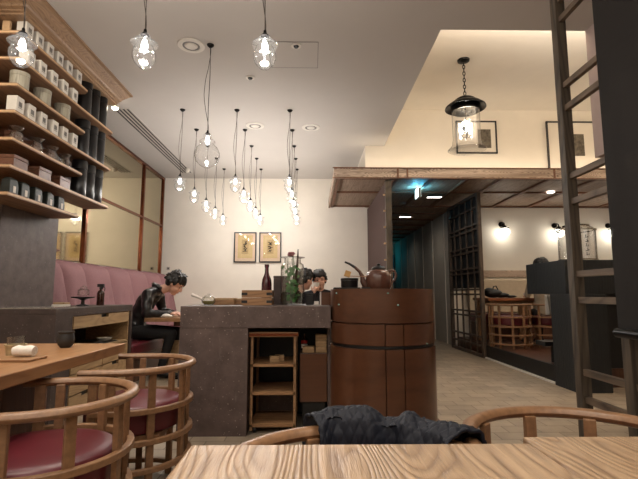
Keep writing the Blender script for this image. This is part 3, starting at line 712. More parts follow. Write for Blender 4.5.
t=thing('black_box','small black box on the bar next to the glass jar','box',(-.02,3.66,Z)); B((-.028,-.05,0),(.028,.05,.075)).build('body',M['black'],t,bevel=.002); B((-.03,-.052,.076),(.03,.052,.09)).build('lid',M['black'],t,bevel=.002)
t=thing('menu_card','little white card standing between black box and walnut box','card',(.036,3.62,Z)); B((-.018,-.002,0),(.018,.002,.03)).build('card',M['cloth'],t); B((-.019,-.006,0),(.019,.006,.006)).build('foot',M['white'],t)
t=thing('walnut_box','open walnut box on the bar beside the drum cabinet','box',(.125,3.66,Z)); MB().box((-.06,-.08,0),(-.052,.08,.105)).build('pale_side',M['white'],t); MB().box((-.051,-.08,0),(.06,.08,.1)).build('body',M['drumwood'],t)

# ------------------------------------------------------------------ pendants
def pend(big=False):
    t=thing('glass_pendant','x','pendant lamp')   # origin at ceiling
    zt=-.85
    MB().lathe([(0,-.028),(.012,-.028),(.03,-.012),(.034,0),(0,0)],n=20).build('ceiling_cup',M['blackm'],t,True)
    cord=MB().tube([(.0,0,-.02),(.004,.002,-.3),(-.003,0,-.6),(0,0,zt+.02)],.0028,6)
    a=.05 if not big else .07
    cord.tube([(.006,0,-.02)]+[(.006+a*sin(pi*u)**2*(.4+.6*u)*(-1),.004*sin(u*30),-.02+(zt+.03)*u) for u in [i/16 for i in range(1,16)]]+[(.004,0,zt+.02)],.0024,6)
    cord.build('cord',M['cordm'] if not big else M['blackm'],t,True)
    MB().lathe([(0,.03),(.008,.03),(.010,.012),(.022,.002),(.024,-.006),(0,-.006)],c=(0,0,zt),n=20).build('socket',M['blackm'],t,True)
    if not big:
        pr=[(.020,0),(.034,-.010),(.036,-.022),(.026,-.034),(.045,-.042),(.070,-.050),(.074,-.056),(.070,-.062),(.046,-.068),(.056,-.09),(.063,-.115),(.062,-.14),(.050,-.168),(.028,-.19),(.0,-.2)]
        s_=1
    else:
        pr=[(.022,0),(.034,-.012),(.034,-.03),(.026,-.045),(.055,-.06),(.07,-.072),(.066,-.086),(.055,-.098),(.09,-.13),(.11,-.175),(.112,-.21),(.098,-.255),(.065,-.29),(.03,-.312),(0,-.32)]
    MB().lathe(pr,c=(0,0,zt),n=36).build('glass_shade',M['glassb'],t,True)
    MB().lathe([(0,-.035),(.010,-.035),(.015,-.05),(.018,-.07),(.015,-.088),(.006,-.10),(0,-.102)],c=(0,0,zt),n=20).build('bulb',M['bulb'],t,True)
    MB().ell((0,0,zt+(-.175 if not big else -.275)),(.010,.010,.006 if not big else .03),12).build('glint_bead',M['glint'],t,True)  # glowing bead stands in for the bright reflection at the glass bottom
    return t
def plight(x,y,z,e,c=(1,.93,.84),r=.03):
    l=bpy.data.lights.new('bulb_light','POINT'); l.energy=e; l.color=c; l.shadow_soft_size=r; o=bpy.data.objects.new('bulb_light',l); C.objects.link(o); o.location=(x,y,z); return o
pp=pend(); fst=True; GP='small clear glass pendant lamps'
cols={-1.615:'column nearest the mirror wall',-.94:'middle column',-.28:'column nearest the corridor'}
rows=[7.97,7.32,6.68,6.0,5.33]
for x,cl in cols.items():
    for i,y in enumerate(rows):
        put(pp,fst,x,y,3.28,'small clear glass pendant, %s row from the back wall, %s'%(ORD[i],cl),GP); fst=False
        plight(x,y,2.36,12.0,(1,.94,.88))
for x,w in ((-1.60,'hanging in front of the tea boxes'),(-.93,'hanging over open floor next to the shelf crown'),(-.265,'hanging near the ceiling hatch')):
    put(pp,False,x,2.33,3.28,'small clear glass pendant close overhead, '+w,GP); plight(x,2.33,2.36,13.0,(1,.94,.87))
pb=pend(True); pb.location=(-.94,3.87,3.28); pb['label']='large round clear glass globe pendant hanging alone over the stone bar'; plight(-.94,3.87,2.36,6)

# ------------------------------------------------------------------ pictures
def strokes(mb,x,z,w,h,seed,y=-.0125):
    r=random.Random(seed); n=5
    for k in range(n):
        zc=z+h*(.5-(k+.5)/n)
        for q in range(3):
            a=r.uniform(-w/2,w/2)*.6; b_=r.uniform(-w/2,w/2)*.8
            dz=r.uniform(-.4,.4)*h/n
            m=MX.Translation((x+a,0,zc+dz))@MX.Rotation(r.uniform(-1.2,1.2),4,'Y')
            mb.box((-w*.34,y-.001,-.0065),(w*.34,y,.0065),m)
for k,(x0,x1,l) in enumerate(((-1.52,-1.085,'calligraphy'),(-1.03,-.60,'calligraphy'))):
    xc=(x0+x1)/2; w=(x1-x0)/2; zc=1.903; h=.295
    t=thing('framed_calligraphy','black-framed calligraphy on straw paper, the one %s'%('closer to the banquette' if k==0 else 'above the red bottle'),'picture',(xc,8.655,zc))
    MB().box((-w,-.03,-h),(-w+.022,0,h)).box((w-.022,-.03,-h),(w,0,h)).box((-w+.022,-.03,-h),(w-.022,0,-h+.022)).box((-w+.022,-.03,h-.022),(w-.022,0,h)).build('frame',M['frame'],t)
    B((-w+.022,-.012,-h+.022),(w-.022,-.002,h-.022)).build('mat',M['mat1'],t)
    B((-w+.075,-.014,-h+.08),(w-.075,-.012,h-.06)).build('mount',M['mat2'],t)
    B((-.065,-.016,-.13),(.065,-.014,.15)).build('paper',M['mat3'],t)
    mb=MB(); strokes(mb,0,.01,.075,.2,5+k,-.016); mb.build('writing',M['ink'],t)
    B((-w+.02,-.024,-h+.02),(w-.02,-.022,h-.02)).build('glazing',M['picglass'],t)
for k,(x0,x1,z0,z1,a,l) in enumerate(((2.235,2.872,3.16,3.684,(2.58,2.78,3.25,3.55),'thin black frame with a small grey print, behind the hanging lantern'),(3.657,4.78,2.9,3.684,(3.98,4.24,3.13,3.48),'large thin black frame with small dark print, beyond the wooden ladder'))):
    t=thing('framed_print',l,'picture',(0,6.655,0))
    MB().box((x0,-.03,z0),(x0+.02,0,z1)).box((x1-.02,-.03,z0),(x1,0,z1)).box((x0,-.03,z0),(x1,0,z0+.02)).box((x0,-.03,z1-.02),(x1,0,z1)).build('frame',M['frame'],t)
    B((x0+.02,-.012,z0+.02),(x1-.02,-.002,z1-.02)).build('mat',M['plaster_cream'],t)
    B((a[0],-.016,a[2]),(a[1],-.012,a[3])).build('print',plain('grey_print',(96,88,76),.8,var=.5,sc=22),t)

# ------------------------------------------------------------------ hanging lantern
def lantern_glass(t,z,top,flare,mat_top):
    MB().lathe([(.165,top),(.163,top-.16),(.16,z+.14),(.175,z+.06),(.21,z+.02),(.225,z+.005),(.215,z),(.19,z+.012)],n=44).build('glass_chimney',M['glassb'],t,True)
t=thing('hanging_lantern','large black-hatted glass lantern hanging on a chain from the raised ceiling','lantern',(1.865,5.16,0))
MB().lathe([(0,3.83),(.03,3.835),(.07,3.85),(.075,3.87),(0,3.87)],n=28).build('ceiling_plate',M['blackm'],t,True)
mb=MB()
for k in range(10):
    z=3.822-k*.043; ax=k%2
    mb.tube([((.015*cos(q) if ax else .004*cos(q)),(0 if ax else .015*cos(q)),z+.026*sin(q)) for q in [2*pi*i/12 for i in range(12)]],.0055,6,closed=True)
mb.build('chain',M['blackm'],t,True)
MB().lathe([(0,3.41),(.02,3.41),(.03,3.385),(.09,3.375),(.125,3.35),(.13,3.33),(.17,3.315),(.235,3.265),(.242,3.245),(.235,3.243),(.165,3.275),(.165,3.20),(.155,3.20),(.15,3.27),(0,3.30)],n=44).build('hat',M['blackm'],t,True)
lantern_glass(t,2.72,3.24,0,None)
MB().lathe([(0,2.98),(.06,2.985),(.06,3.0),(0,3.0)],n=20).cyl((0,0,2.86),(0,0,3.28),.006).build('lamp_holder',M['blackm'],t,True)
for k in range(3):
    a=2*pi*k/3+.4; x,y=.065*cos(a),.065*sin(a)
    f=MB().lathe([(.030,0),(.034,.0),(.034,.15),(.030,.15)],c=(x,y,2.93),n=20,close=True).build('candle_glass',M['glassb'],t,True)
    MB().lathe([(0,0),(.014,0),(.022,.05),(.018,.09),(0,.12)],c=(x,y,2.94),n=16).build('bulb',M['bulb'],f,True)
    MB().tube([(0,0,2.89),(x*.6,y*.6,2.88),(x,y,2.93)],.005,6).build('arm',M['blackm'],t,True)
plight(1.865,5.16,3.12,9,(1,.86,.66),.08)

# ------------------------------------------------------------------ wooden canopy
t=thing('wooden_canopy','weathered cedar canopy with deep fascia running over corridor and dining room','canopy',(0,0,0))
B((.32,6.33,2.68),(7.05,6.37,2.835)).build('fascia',M['canopy'],t)
B((.32,6.37,2.68),(.35,8.62,2.835)).build('side_fascia',M['canopyp'],t)
MB().box((.30,6.315,2.675),(7.05,6.33,2.69)).box((.30,6.315,2.825),(7.05,6.33,2.84)).build('fascia_rim',M['batten'],t)
for x in (1.24,1.38,3.55,3.69,5.2): B((x,6.318,2.69),(x+.025,6.33,2.825)).build('fascia_clip',M['batten'],t)
B((.35,6.37,2.71),(7.05,8.62,2.73)).build('soffit',M['canopyp'],t)
for x in (.36,1.22,1.75,2.28,2.80,3.5,4.2,4.9,5.6,6.3): B((x,6.37,2.68),(x+.05,8.56,2.71)).build('long_batten',M['batten'],t)
for y in (6.40,7.30,8.5): B((.36,y,2.685),(7.0,y+.04,2.71)).build('cross_batten',M['batten'],t)
for k in range(7):
    y=9.2+.8*k; struct('trim_%d'%(k+7), B((1.17,y,2.67),(2.77,y+.05,2.70)), M['batten'])
for (x,y,l) in ((2.12,7.55,'rectangular white light panel in the canopy soffit near the exit sign'),(2.05,9.65,'rectangular white light panel deeper in the corridor ceiling')):
    t=thing('ceiling_light_panel',l,'ceiling light',(x,y,2.672 if y<9 else 2.69)); B((-.13,-.06,-.004),(.13,.06,.012)).build('housing',M['blackm'],t); B((-.12,-.05,-.006),(.12,.05,-.003)).build('diffuser',M['panelL'],t)
t=thing('ceiling_sensor','round flat sensor in the corridor soffit','sensor',(1.72,8.2,2.70)); MB().lathe([(0,-.02),(.05,-.018),(.06,0),(0,0)],n=24).build('disc',M['greige'],t,True)
for k,(x,y) in enumerate(((4.0,7.25),(4.7,7.8))):
    t=thing('ceiling_light_panel',['white recessed downlight in the canopy over the dining room, beyond the ladder','second recessed downlight in the canopy, towards the dining room wall'][k],'ceiling light',(x,y,2.69)); MB().lathe([(0,-.004),(.05,-.004),(.06,0),(.06,.012),(0,.012)],n=20).build('lens',M['panelL'],t,True); MB().lathe([(.06,-.006),(.075,-.006),(.075,0),(.06,0)],n=24,close=True).build('ring',M['white'],t,True)
# exit sign (end-on)
t=thing('exit_sign','lit green and white running-figure exit sign hanging under the canopy','exit sign',(1.70,6.98,2.60))
MB().box((-.02,-.11,-.075),(.02,.11,.075)).build('housing',M['white'],t,bevel=.003)
for s_ in (-1,1): 
    MB().box((s_*.0205-.001,-.105,-.07),(s_*.0205+.001,.105,.07)).build('face',M['exitl'],t)
    mb=MB(); x=s_*.0225
    mb.box((x-.001,-.06,-.07),(x+.001,-.052,.05)).box((x-.001,.052,-.07),(x+.001,.06,.05)).box((x-.001,-.06,.045),(x+.001,.06,.053))
    mb.ell((x,.012,.03),(.001,.010,.010),10)
    mb.box((x-.001,-.012,-.02),(x+.001,.008,.02)).box((x-.001,-.04,.0),(x+.001,-.01,.008)).box((x-.001,.008,-.0),(x+.001,.035,.008)).box((x-.001,-.03,-.05),(x+.001,-.005,-.018)).box((x-.001,.005,-.03),(x+.001,.035,-.02))
    mb.build('pictogram',M['exitg'],t)
MB().box((-.02,-.1,.075),(.02,.1,.08)).build('top_glow_strip',M['exitl'],t)
MB().cyl((0,-.06,.075),(0,-.06,.11),.005).build('hanger',M['blackm'],t); MB().cyl((0,.06,.075),(0,.06,.11),.005).build('hanger',M['blackm'],t)

# ------------------------------------------------------------------ lattice screen
t=thing('lattice_screen','tall dark wooden lattice screen at the edge of the raised dining floor','screen',(2.722,7.10,0),math.atan2(1.467,-.05)-pi/2)
L=1.45; H=2.66
for y in (0,L-.05): B((-.03,y,0),(.03,y+.06,H)).build('stile',M['latt'],t,bevel=.003)
for z in (0,H-.05): B((-.028,.05,z),(.028,L,z+.05)).build('rail',M['latt'],t)
for k in range(1,5):
    y=L*k/5; B((-.012,y,.05),(.012,y+.03,H-.05)).build('vertical_bar',M['latt'],t)
for z in (.16,.30,.62,.70,.98,1.06,1.34,1.42,1.70,1.78,2.06,2.14,2.42): B((-.018,.05,z),(.018,L,z+.028)).build('cross_bar',M['latt'],t)
B((.022,.06,1.1),(.026,L-.01,H-.05)).build('dark_backing',M['darkblue'],t)

# ------------------------------------------------------------------ dining room beyond
def sconce(x,z,l):
    t=thing('wall_sconce',l,'wall lamp',(x,8.55,z))
    MB().lathe([(0,0),(.05,0),(.05,.015),(0,.02)],n=20,m=MX.Rotation(R(90),4,'X')).build('wall_plate',M['blackm'],t,True)
    MB().tube([(0,-.01,0),(0,-.10,.02),(0,-.15,.0),(0,-.16,-.05)],.011,8).build('arm',M['blackm'],t,True)
    MB().lathe([(.0,-.04),(.03,-.045),(.045,-.07),(.085,-.09),(.085,-.105),(0,-.105)],c=(0,-.16,0),n=24).build('cap',M['blackm'],t,True)
    MB().ell((0,-.16,-.17),(.09,.09,.085),20).build('globe',M['warm'],t,True)
    plight(x,8.15,z-.17,1.1,(1,.93,.82),.09)
sconce(3.69,2.35,'black sconce with glowing globe, the one above the folded bag')
sconce(4.74,2.33,'black sconce with glowing globe, half behind the glass lantern')
sconce(5.80,2.33,'black sconce with glowing globe, beside the mesh blind')
struct('trim_dining_rail', B((2.9,8.52,1.32),(7.05,8.55,1.45)), M['canopy'])
t=thing('wall_bench','long cream padded bench along the dining room wall','bench',(0,0,.2))
B((2.95,8.38,.45),(6.9,8.515,1.08)).build('back_pad',plain('cream_pad',(196,180,156),.85,var=.05),t,bevel=.03)
B((2.95,7.95,.30),(6.9,8.40,.45)).build('seat_pad',M['burg'],t,bevel=.03); B((2.97,8.0,0),(6.88,8.4,.30)).build('base',M['darkwood'],t)
t=thing('dining_table','reddish oak table on the raised floor with a black bag on it','table',(0,0,.2))
B((2.85,7.22,.69),(3.72,7.92,.735)).build('tabletop',wood('red_oak',(120,68,40),(156,96,60),'x',.35),t,bevel=.004)
for x in (2.9,3.62):
    for y in (7.26,7.82): B((x,y,0),(x+.05,y+.05,.69)).build('leg',M['chair'],t)
B((2.95,7.3,.62),(3.62,7.84,.69)).build('apron',M['chair'],t)
# bag
t=thing('black_bag','slouching black bag with strap loops on the reddish oak table','bag',(3.05,7.5,.935))
mb=MB(); rg=random.Random(5); n=28; prof=[]
mb.ell((0,0,.075),(.15,.12,.075),24); mb.ell((-.06,0,.11),(.10,.09,.06),20); mb.ell((.14,.0,.045),(.13,.09,.045),20); mb.ell((.28,.0,.025),(.12,.06,.024),16)
mb.build('body',M['black'],t,True)
MB().tube([(-.02,-.04,.14),(-.01,-.05,.19),(.03,-.05,.2),(.06,-.04,.15),(.07,-.04,.12)],.010,8).build('strap',M['blacksat'],t,True)
t=thing('white_cup','small white cup beside the black bag on the oak table','cup',(3.56,7.4,.935)); MB().lathe([(0,0),(.03,0),(.045,.05),(.045,.08),(.04,.08),(.03,.01),(0,.01)],n=24).build('cup',M['cloth'],t,True)
MB().tube([(.04,0,.065),(.07,0,.06),(.07,0,.03),(.035,0,.02)],.005,6).build('handle',M['cloth'],t,True)
# reception counter
t=thing('reception_counter','charred dark timber reception counter with overhanging top box','counter',(0,0,0))
B((2.70,4.72,1.0),(3.9,5.58,1.365)).build('top_box',M['darkblue'],t,bevel=.005)
B((2.70,4.62,0),(3.06,5.05,1.0)).build('pier',M['darkblue'],t,bevel=.004)
B((3.06,4.92,0),(3.85,5.05,1.0)).build('rear_panel',M['black'],t)
t=thing('side_shelf','small black cantilevered shelf on a thin post behind the reception counter','shelf',(2.82,5.32,.2)); B((-.12,-.1,.20),(.08,.12,.25)).build('top',M['black'],t,bevel=.003); MB().cyl((0.04,.05,0),(0.04,.05,.2),.018).build('post',M['black'],t,True)
t=thing('hanging_cloth','white cloth hanging below the reception counter top','cloth',(2.985,5.63,.74))
mb=MB(); vs=[];fs=[]
for i in range(13):
    for j in range(9):
        u=i/12; vs.append((-.035+.07*u,.010*sin(u*9+j*.2),.25*j/8))
for i in range(12):
    for j in range(8): q=i*9+j; fs.append((q,q+1,q+10,q+9))
o=mb.add(vs,fs).build('towel',M['cloth'],t,True); sm=o.modifiers.new('th','SOLIDIFY'); sm.thickness=.006
# lantern on counter
t=thing('table_lantern','wide clear glass lantern with metal bands standing on the reception counter','lantern',(3.11,5.15,1.366))
MB().lathe([(.20,.0),(.205,.012),(.195,.03),(.195,.36),(.18,.40),(.14,.425),(.13,.425),(.17,.395),(.187,.36),(.187,.03),(.19,.01)],n=44).build('glass_body',M['glassb'],t,True)
for z in (.0,.02,.37): MB().lathe([(.198,z),(.212,z),(.212,z+.012),(.198,z+.012)],n=44,close=True).build('metal_band',plain('steel_band',(150,140,124),.2,metal=1),t,True)
MB().lathe([(.02,.425),(.14,.425),(.145,.435),(.06,.45),(.02,.455)],n=36).build('lid',plain('steel_lid',(150,140,124),.2,metal=1),t,True)
for k in range(4):
    a=pi/4+pi/2*k; MB().cyl((.198*cos(a),.198*sin(a),0),(.198*cos(a),.198*sin(a),.38),.006).build('upright',plain('steel_rod',(120,112,98),.25,metal=1),t,True)
mb=MB(); 
for k in range(5): mb.box((-.018,-.199,.07+.05*k),(.018,-.197,.075+.05*k)).box((-.012+.012*(k%2),-.199,.075+.05*k),(-.006+.012*(k%2),-.197,.105+.05*k)).box((.008,-.199,.08+.05*k),(.02,-.197,.086+.05*k))
mb.build('lettering',M['ink'],t)

# ladder-like divider and mesh blind
t=thing('ladder_divider','grey oak ladder-like divider with paired rungs beside the mesh blind','divider',(0,0,0))
for y in (2.567,2.15): B((1.52,y,0),(1.58,y+.06,3.275)).build('rail',M['ladder'],t,bevel=.003)
rung=wood('grey_oak_rung',(52,43,36),(124,106,88),'y',.6,fine=40,ring=6,bmp=.6)
for z in (2.83,2.70,2.27,2.125,1.70,1.545,1.115,.965,.56,.41,.0+.06): B((1.535,2.21,z-.018),(1.565,2.567,z+.018)).build('rung',rung,t,bevel=.002)
for z in (2.27,2.125,1.70,1.545,1.115,.965,.56,.41): B((1.535,1.3,z-.018),(1.565,2.15,z+.018)).build('rung',rung,t,bevel=.002)
t=thing('roller_blind','dark brown see-through mesh roller blind with a round bottom bar','blind',(1.47,0,0))
B((-.003,.7,.835),(.0,2.145,3.22)).build('mesh_fabric',M['blind'],t)
MB().cyl((-.0,.7,.815),(0,2.16,.815),.022,n=16).build('bottom_bar',M['blackm'],t,True)
MB().cyl((.0,.7,3.235),(0,2.16,3.235),.03,n=16).build('roller',M['blackm'],t,True)

# left-over: under-table object near the man
t=thing('wall_socket','small dark socket plate on the back wall above the banquette corner','socket',(-2.78,8.655,1.49)); B((-.03,-.008,-.03),(.03,0,.03)).build('plate',M['greige'],t,bevel=.003); B((-.012,-.01,-.014),(.012,-.008,.014)).build('outlet',M['ink'],t)

# man's table
t=thing('small_table','oak table before the seated man in the leather jacket','table',(0,0,0))
B((-1.97,5.33,.675),(-1.0,6.0,.72)).build('tabletop',M['oakx'],t,bevel=.004)
B((-1.65,5.42,.62),(-1.05,5.92,.675)).build('apron',M['darkwood'],t)
B((-1.52,5.62,.02),(-1.44,5.70,.62)).build('pedestal',M['blackm'],t); B((-1.66,5.45,0),(-1.25,5.88,.02)).build('base_plate',M['blackm'],t)
t=thing('crumpled_napkin','crumpled white napkin on the oak table near his hand','napkin',(-1.74,5.42,.72))
mb=MB(); mb.ell((0,0,.022),(.055,.04,.024),14); mb.ell((.035,.0,.018),(.04,.035,.018),12); mb.ell((-.04,.01,.012),(.03,.03,.014),12); mb.build('napkin',M['cloth'],t,True)
t=thing('low_crate','low pale wooden box on the floor beneath the oak table','box',(-1.72,5.80,0)); B((-.13,-.14,0),(.13,.14,.40)).build('body',M['drawer'],t,bevel=.003); B((-.132,-.142,.40),(.132,.142,.43)).build('lid',M['drawer'],t,bevel=.003)

# ------------------------------------------------------------------ people
def solid(mb,J,rad,E,k,extra,inv):
    """limbs as tapered solids, the trunk as overlapping flattened rounds; fused into one surface afterwards"""
    W=(V(J['sR'])-V(J['sL'])).normalized(); trunk={'pelvis':(.150,.112),'waist':(.132,.098),'chest':(.160,.112)}
    for a,b in E:
        A,Bv=V(J[a]),V(J[b])
        if a in trunk and b in trunk:
            d=(Bv-A).normalized(); f=d.cross(W).normalized(); w=f.cross(d)
            for i in range(7):
                u=i/6; c=A.lerp(Bv,u); wa=trunk[a][0]*(1-u)+trunk[b][0]*u; wd=trunk[a][1]*(1-u)+trunk[b][1]*u
                m=inv@MX.Translation(c)@MX((w,f,d)).transposed().to_4x4()
                mb.ell((0,0,0),((wa+extra)*k,(wd+extra)*k,(.10+extra)*k),16,m)
        else:
            ra=rad[a] if not isinstance(rad[a],tuple) else .075; rb=rad[b] if not isinstance(rad[b],tuple) else .075
            if a=='pelvis': ra=.09
            if (a,b)==('chest','neck'): ra=.10
            A,Bv=inv@A,inv@Bv; ra,rb=(ra+extra)*k,(rb+extra)*k
            mid=A.lerp(Bv,.35); mb.tube([A,mid,Bv],[ra,(ra*.72+rb*.28)*1.03,rb],14); mb.ell(A,(ra,)*3,14); mb.ell(Bv,(rb,)*3,14)
    if 'sL' in [q for e in E for q in e]:
        for s_ in ('sL','sR'):
            A,Bv=inv@V(J['neck']),inv@V(J[s_]); mb.tube([A,A.lerp(Bv,.5),Bv],[(.05+extra)*k,(.056+extra)*k,(.058+extra)*k],12)
def remesh(mb,name,mat,parent,vox,smooth=3):
    o=mb.build(name,mat,None); r=o.modifiers.new('r','REMESH'); r.mode='VOXEL'; r.voxel_size=vox; r.use_smooth_shade=True
    s=o.modifiers.new('s','SMOOTH'); s.iterations=smooth; s.factor=.5
    dg=bpy.context.evaluated_depsgraph_get(); dg.update(); me=bpy.data.meshes.new_from_object(o.evaluated_get(dg))
    old=o.data; o.modifiers.clear(); o.data=me; me.name=name
    for p in me.polygons: p.use_smooth=True
    if not me.materials: me.materials.append(mat)
    o.parent=parent; return o
def person(label,J,hm,top_mat,leg_mat,cat='person',hairseed=1,messy=.01,sc=1.0,hands=True):
    """J: joints in world space; hm: head matrix (face looks along local +Y)"""
    t=thing('person',label,cat,(J['pelvis'][0],J['pelvis'][1],0)); inv=MX.Translation((-J['pelvis'][0],-J['pelvis'][1],0))
    order=['pelvis','waist','chest','neck','headb','sL','eL','wL','sR','eR','wR','hL','kL','aL','tL','hR','kR','aR','tR']
    rad={'pelvis':(.125,.10),'waist':(.12,.09),'chest':(.135,.10),'neck':.055,'headb':.05,'sL':.058,'eL':.042,'wL':.027,'sR':.058,'eR':.042,'wR':.027,'hL':.085,'kL':.058,'aL':.038,'tL':.035,'hR':.085,'kR':.058,'aR':.038,'tR':.035}
    E=[('pelvis','waist'),('waist','chest'),('chest','neck'),('neck','headb'),('chest','sL'),('sL','eL'),('eL','wL'),('chest','sR'),('sR','eR'),('eR','wR'),('pelvis','hL'),('hL','kL'),('kL','aL'),('aL','tL'),('pelvis','hR'),('hR','kR'),('kR','aR'),('aR','tR')]
    def pick(keys): return [(p,q) for p,q in E if p in keys and q in keys]
    body=MB(); solid(body,J,rad,E,sc,-.004,inv)
    h=inv@hm
    # head
    def E_(c,r): body.ell(c,r,16,h)
    E_((0,-.012,.035),(.076,.095,.088)); E_((0,.02,-.03),(.062,.07,.075)); E_((0,.045,-.085),(.034,.036,.026)); E_((0,.088,.0),(.011,.02,.018)); E_((0,.098,-.018),(.014,.016,.012))
    E_((0,.07,.045),(.055,.02,.015)); E_((.035,.062,-.025),(.022,.02,.02)); E_((-.035,.062,-.025),(.022,.02,.02)); E_((0,.078,-.055),(.022,.014,.012))
    for s_ in (-1,1): E_((s_*.078,-.005,-.005),(.010,.018,.030))
    body.tube([h@V((0,-.01,-.03)),V(inv@V(J['neck']))],[.055,.056],12)
    # hands
    if hands:
        for side in ('L','R'):
            w=V(J['w'+side]); d=V(J.get('hd'+side,(w-V(J['e'+side])).normalized())).normalized(); up=V(J.get('hu'+side,(0,0,1))); s_=d.cross(up).normalized(); n_=s_.cross(d)
            th=J.get('th'+side,1)
            body.tube([inv@(w-d*.02),inv@(w+d*.02),inv@(w+d*.06),inv@(w+d*.09)],[.026,.033,.040,.036],10,sq=.5)
            for k,(o_,l) in enumerate(((-.030,.070),(-.010,.080),(.010,.074),(.029,.058))):
                p0=w+d*.08+s_*o_; curl=J.get('curl',.5)
                p1=p0+d*l*.45-n_*l*.12*curl*2; p2=p1+d*l*.30*(1-curl*.5)-n_*l*.25*curl*2; p3=p2+d*l*.18*(1-curl)-n_*l*.22*curl*2
                body.tube([inv@p for p in (p0-d*.02,p0,p1,p2,p3)],[.009,.0095,.0088,.008,.0068],8)
            q0=w+d*.03-s_*th*.025; q1=q0-s_*th*.028+d*.022-n_*.006; q2=q1-s_*th*.012+d*.025-n_*.010
            body.tube([inv@q0,inv@q1,inv@q2],[.013,.0105,.008],8)
    remesh(body,'body',M['skin'],t,.0068,4)
    # clothes
    top=MB(); solid(top,J,rad,pick(('pelvis','waist','chest','neck','sL','eL','wL','sR','eR','wR')),sc,.010,inv)
    # cut neckline: lower ring by replacing neck radius
    o=remesh(top,'jacket' if top_mat==M['leather'] else 'sweater',top_mat,t,.012,3)
    if top_mat==M['leather']:
        tx=bpy.data.textures.new('creases','CLOUDS'); tx.noise_scale=.07; tx.noise_depth=1
        dm=o.modifiers.new('creases','DISPLACE'); dm.texture=tx; dm.strength=.022; dm.mid_level=.3
        MB().tube([inv@(V(J['neck'])+V((.045,-.085,.02))),inv@(V(J['neck'])+V((-.05,-.065,.06))),inv@(V(J['neck'])+V((-.075,0,.075))),inv@(V(J['neck'])+V((-.05,.065,.06))),inv@(V(J['neck'])+V((.045,.085,.02)))],.026,10).build('collar',M['leather'],o,True)
    leg=MB(); solid(leg,J,rad,pick(('pelvis','hL','kL','aL','hR','kR','aR')),sc,.010,inv); remesh(leg,'trousers',leg_mat,t,.014,3)
    for side in ('L','R'):
        a=V(J['a'+side]); b=V(J['t'+side]); dd=(b-a); dd.z=0; dd.normalize()
        MB().tube([inv@(a-dd*.05+V((0,0,-.03))),inv@(a+V((0,0,-.025))),inv@(b+V((0,0,-.012))),inv@(b+dd*.07+V((0,0,-.018)))],[.036,.046,.043,.026],12,sq=.95).build('shoe',M['black'],t,True)
    # hair
    hb=MB(); rg=random.Random(hairseed)
    hb.ell((0,-.03,.055),(.086,.098,.088),20,h); hb.ell((0,-.06,.0),(.076,.06,.075),16,h)
    for k in range(150):
        a=rg.uniform(0,2*pi); e=rg.uniform(-.55,1.4); front=sin(a)
        if front>.15 and e<.35: continue
        if front>-.35 and e<-.25: continue
        c=V((.078*cos(a)*cos(e),-.025+.094*sin(a)*cos(e),.045+.092*sin(e)))
        d=V((c.x,c.y+.025,c.z-.045)).normalized(); L=.022+messy*rg.random()*1.6
        dn=(V((cos(a),sin(a),0))*.4+V((0,0,-1))*(.9 if e<.9 else .2)+V((rg.uniform(-.6,.6),rg.uniform(-.6,.6),rg.uniform(-.2,.5)))*(messy*55)).normalized()
        p0=h@(c*.97); p1=h@(c+d*.012+dn*L*.5); p2=h@(c+d*(.010+messy*.4)+dn*L*1.2)
        hb.tube([p0,p1,p2],[.013,.011,.004],6)
    for k in range(15):
        x=-.066+.132*k/14; y_=.072-.004*abs(k-7)-1.6*x*x; zl=.036+rg.uniform(-.008,.014)
        hb.tube([h@V((x*.9,y_-.03,.125)),h@V((x,y_+.004,.098)),h@V((x+rg.uniform(-.01,.01),y_+.014+messy*.4,.07)),h@V((x+rg.uniform(-.014,.014),y_+.012+messy*.5,zl))],[.016,.014,.011,.004],6)
    for s_ in (-1,1):
        hb.ell((s_*.079,.012,.035),(.012,.028,.042),10,h); hb.ell((s_*.072,-.045,-.005),(.02,.034,.05),10,h)
    remesh(hb,'hair',M['hair'],t,.0075,1)
    for s_ in (-1,1):
        MB().ell((s_*.030,.077,.012),(.012,.006,.0055),10,h).build('eye',M['eye'],t,True)
        MB().ell((s_*.031,.083,.034),(.018,.006,.0035),8,h).build('eyebrow',M['hair'],t,True)
    MB().ell((0,.088,-.050),(.020,.007,.0045),10,h).build('mouth',M['lip'],t,True)
    return t
def headm(loc,yaw,pitch,s=1.0,roll=0):
    return MX.Translation(loc)@MX.Rotation(yaw,4,'Z')@MX.Rotation(pitch,4,'X')@MX.Rotation(roll,4,'Y')@MX.Scale(s,4)
y0=5.62
person('person in black leather jacket with messy dark hair bent over the oak table',
  {'pelvis':(-2.175,y0,.57),'waist':(-2.155,y0,.72),'chest':(-2.055,y0,.91),'neck':(-1.905,y0,1.045),'headb':(-1.805,y0,1.085),
   'sL':(-1.975,y0+.19,1.0),'eL':(-1.935,y0+.26,.77),'wL':(-1.755,y0+.10,.765),'sR':(-1.975,y0-.19,1.0),'eR':(-1.965,y0-.25,.77),'wR':(-1.735,y0-.12,.765),
   'hL':(-2.135,y0+.10,.54),'kL':(-1.695,y0+.12,.53),'aL':(-1.715,y0+.10,.085),'tL':(-1.575,y0+.10,.055),'hR':(-2.135,y0-.10,.54),'kR':(-1.695,y0-.12,.53),'aR':(-1.815,y0-.12,.085),'tR':(-1.675,y0-.12,.055),
   'hdL':(.8,-.5,-.02),'hdR':(.8,.5,-.02),'thR':-1,'curl':.45},
  headm((-1.710,y0,1.12),R(-96),R(-40),1.12),M['leather'],M['denim'],hairseed=4,messy=.013,sc=.92)
yb=5.85
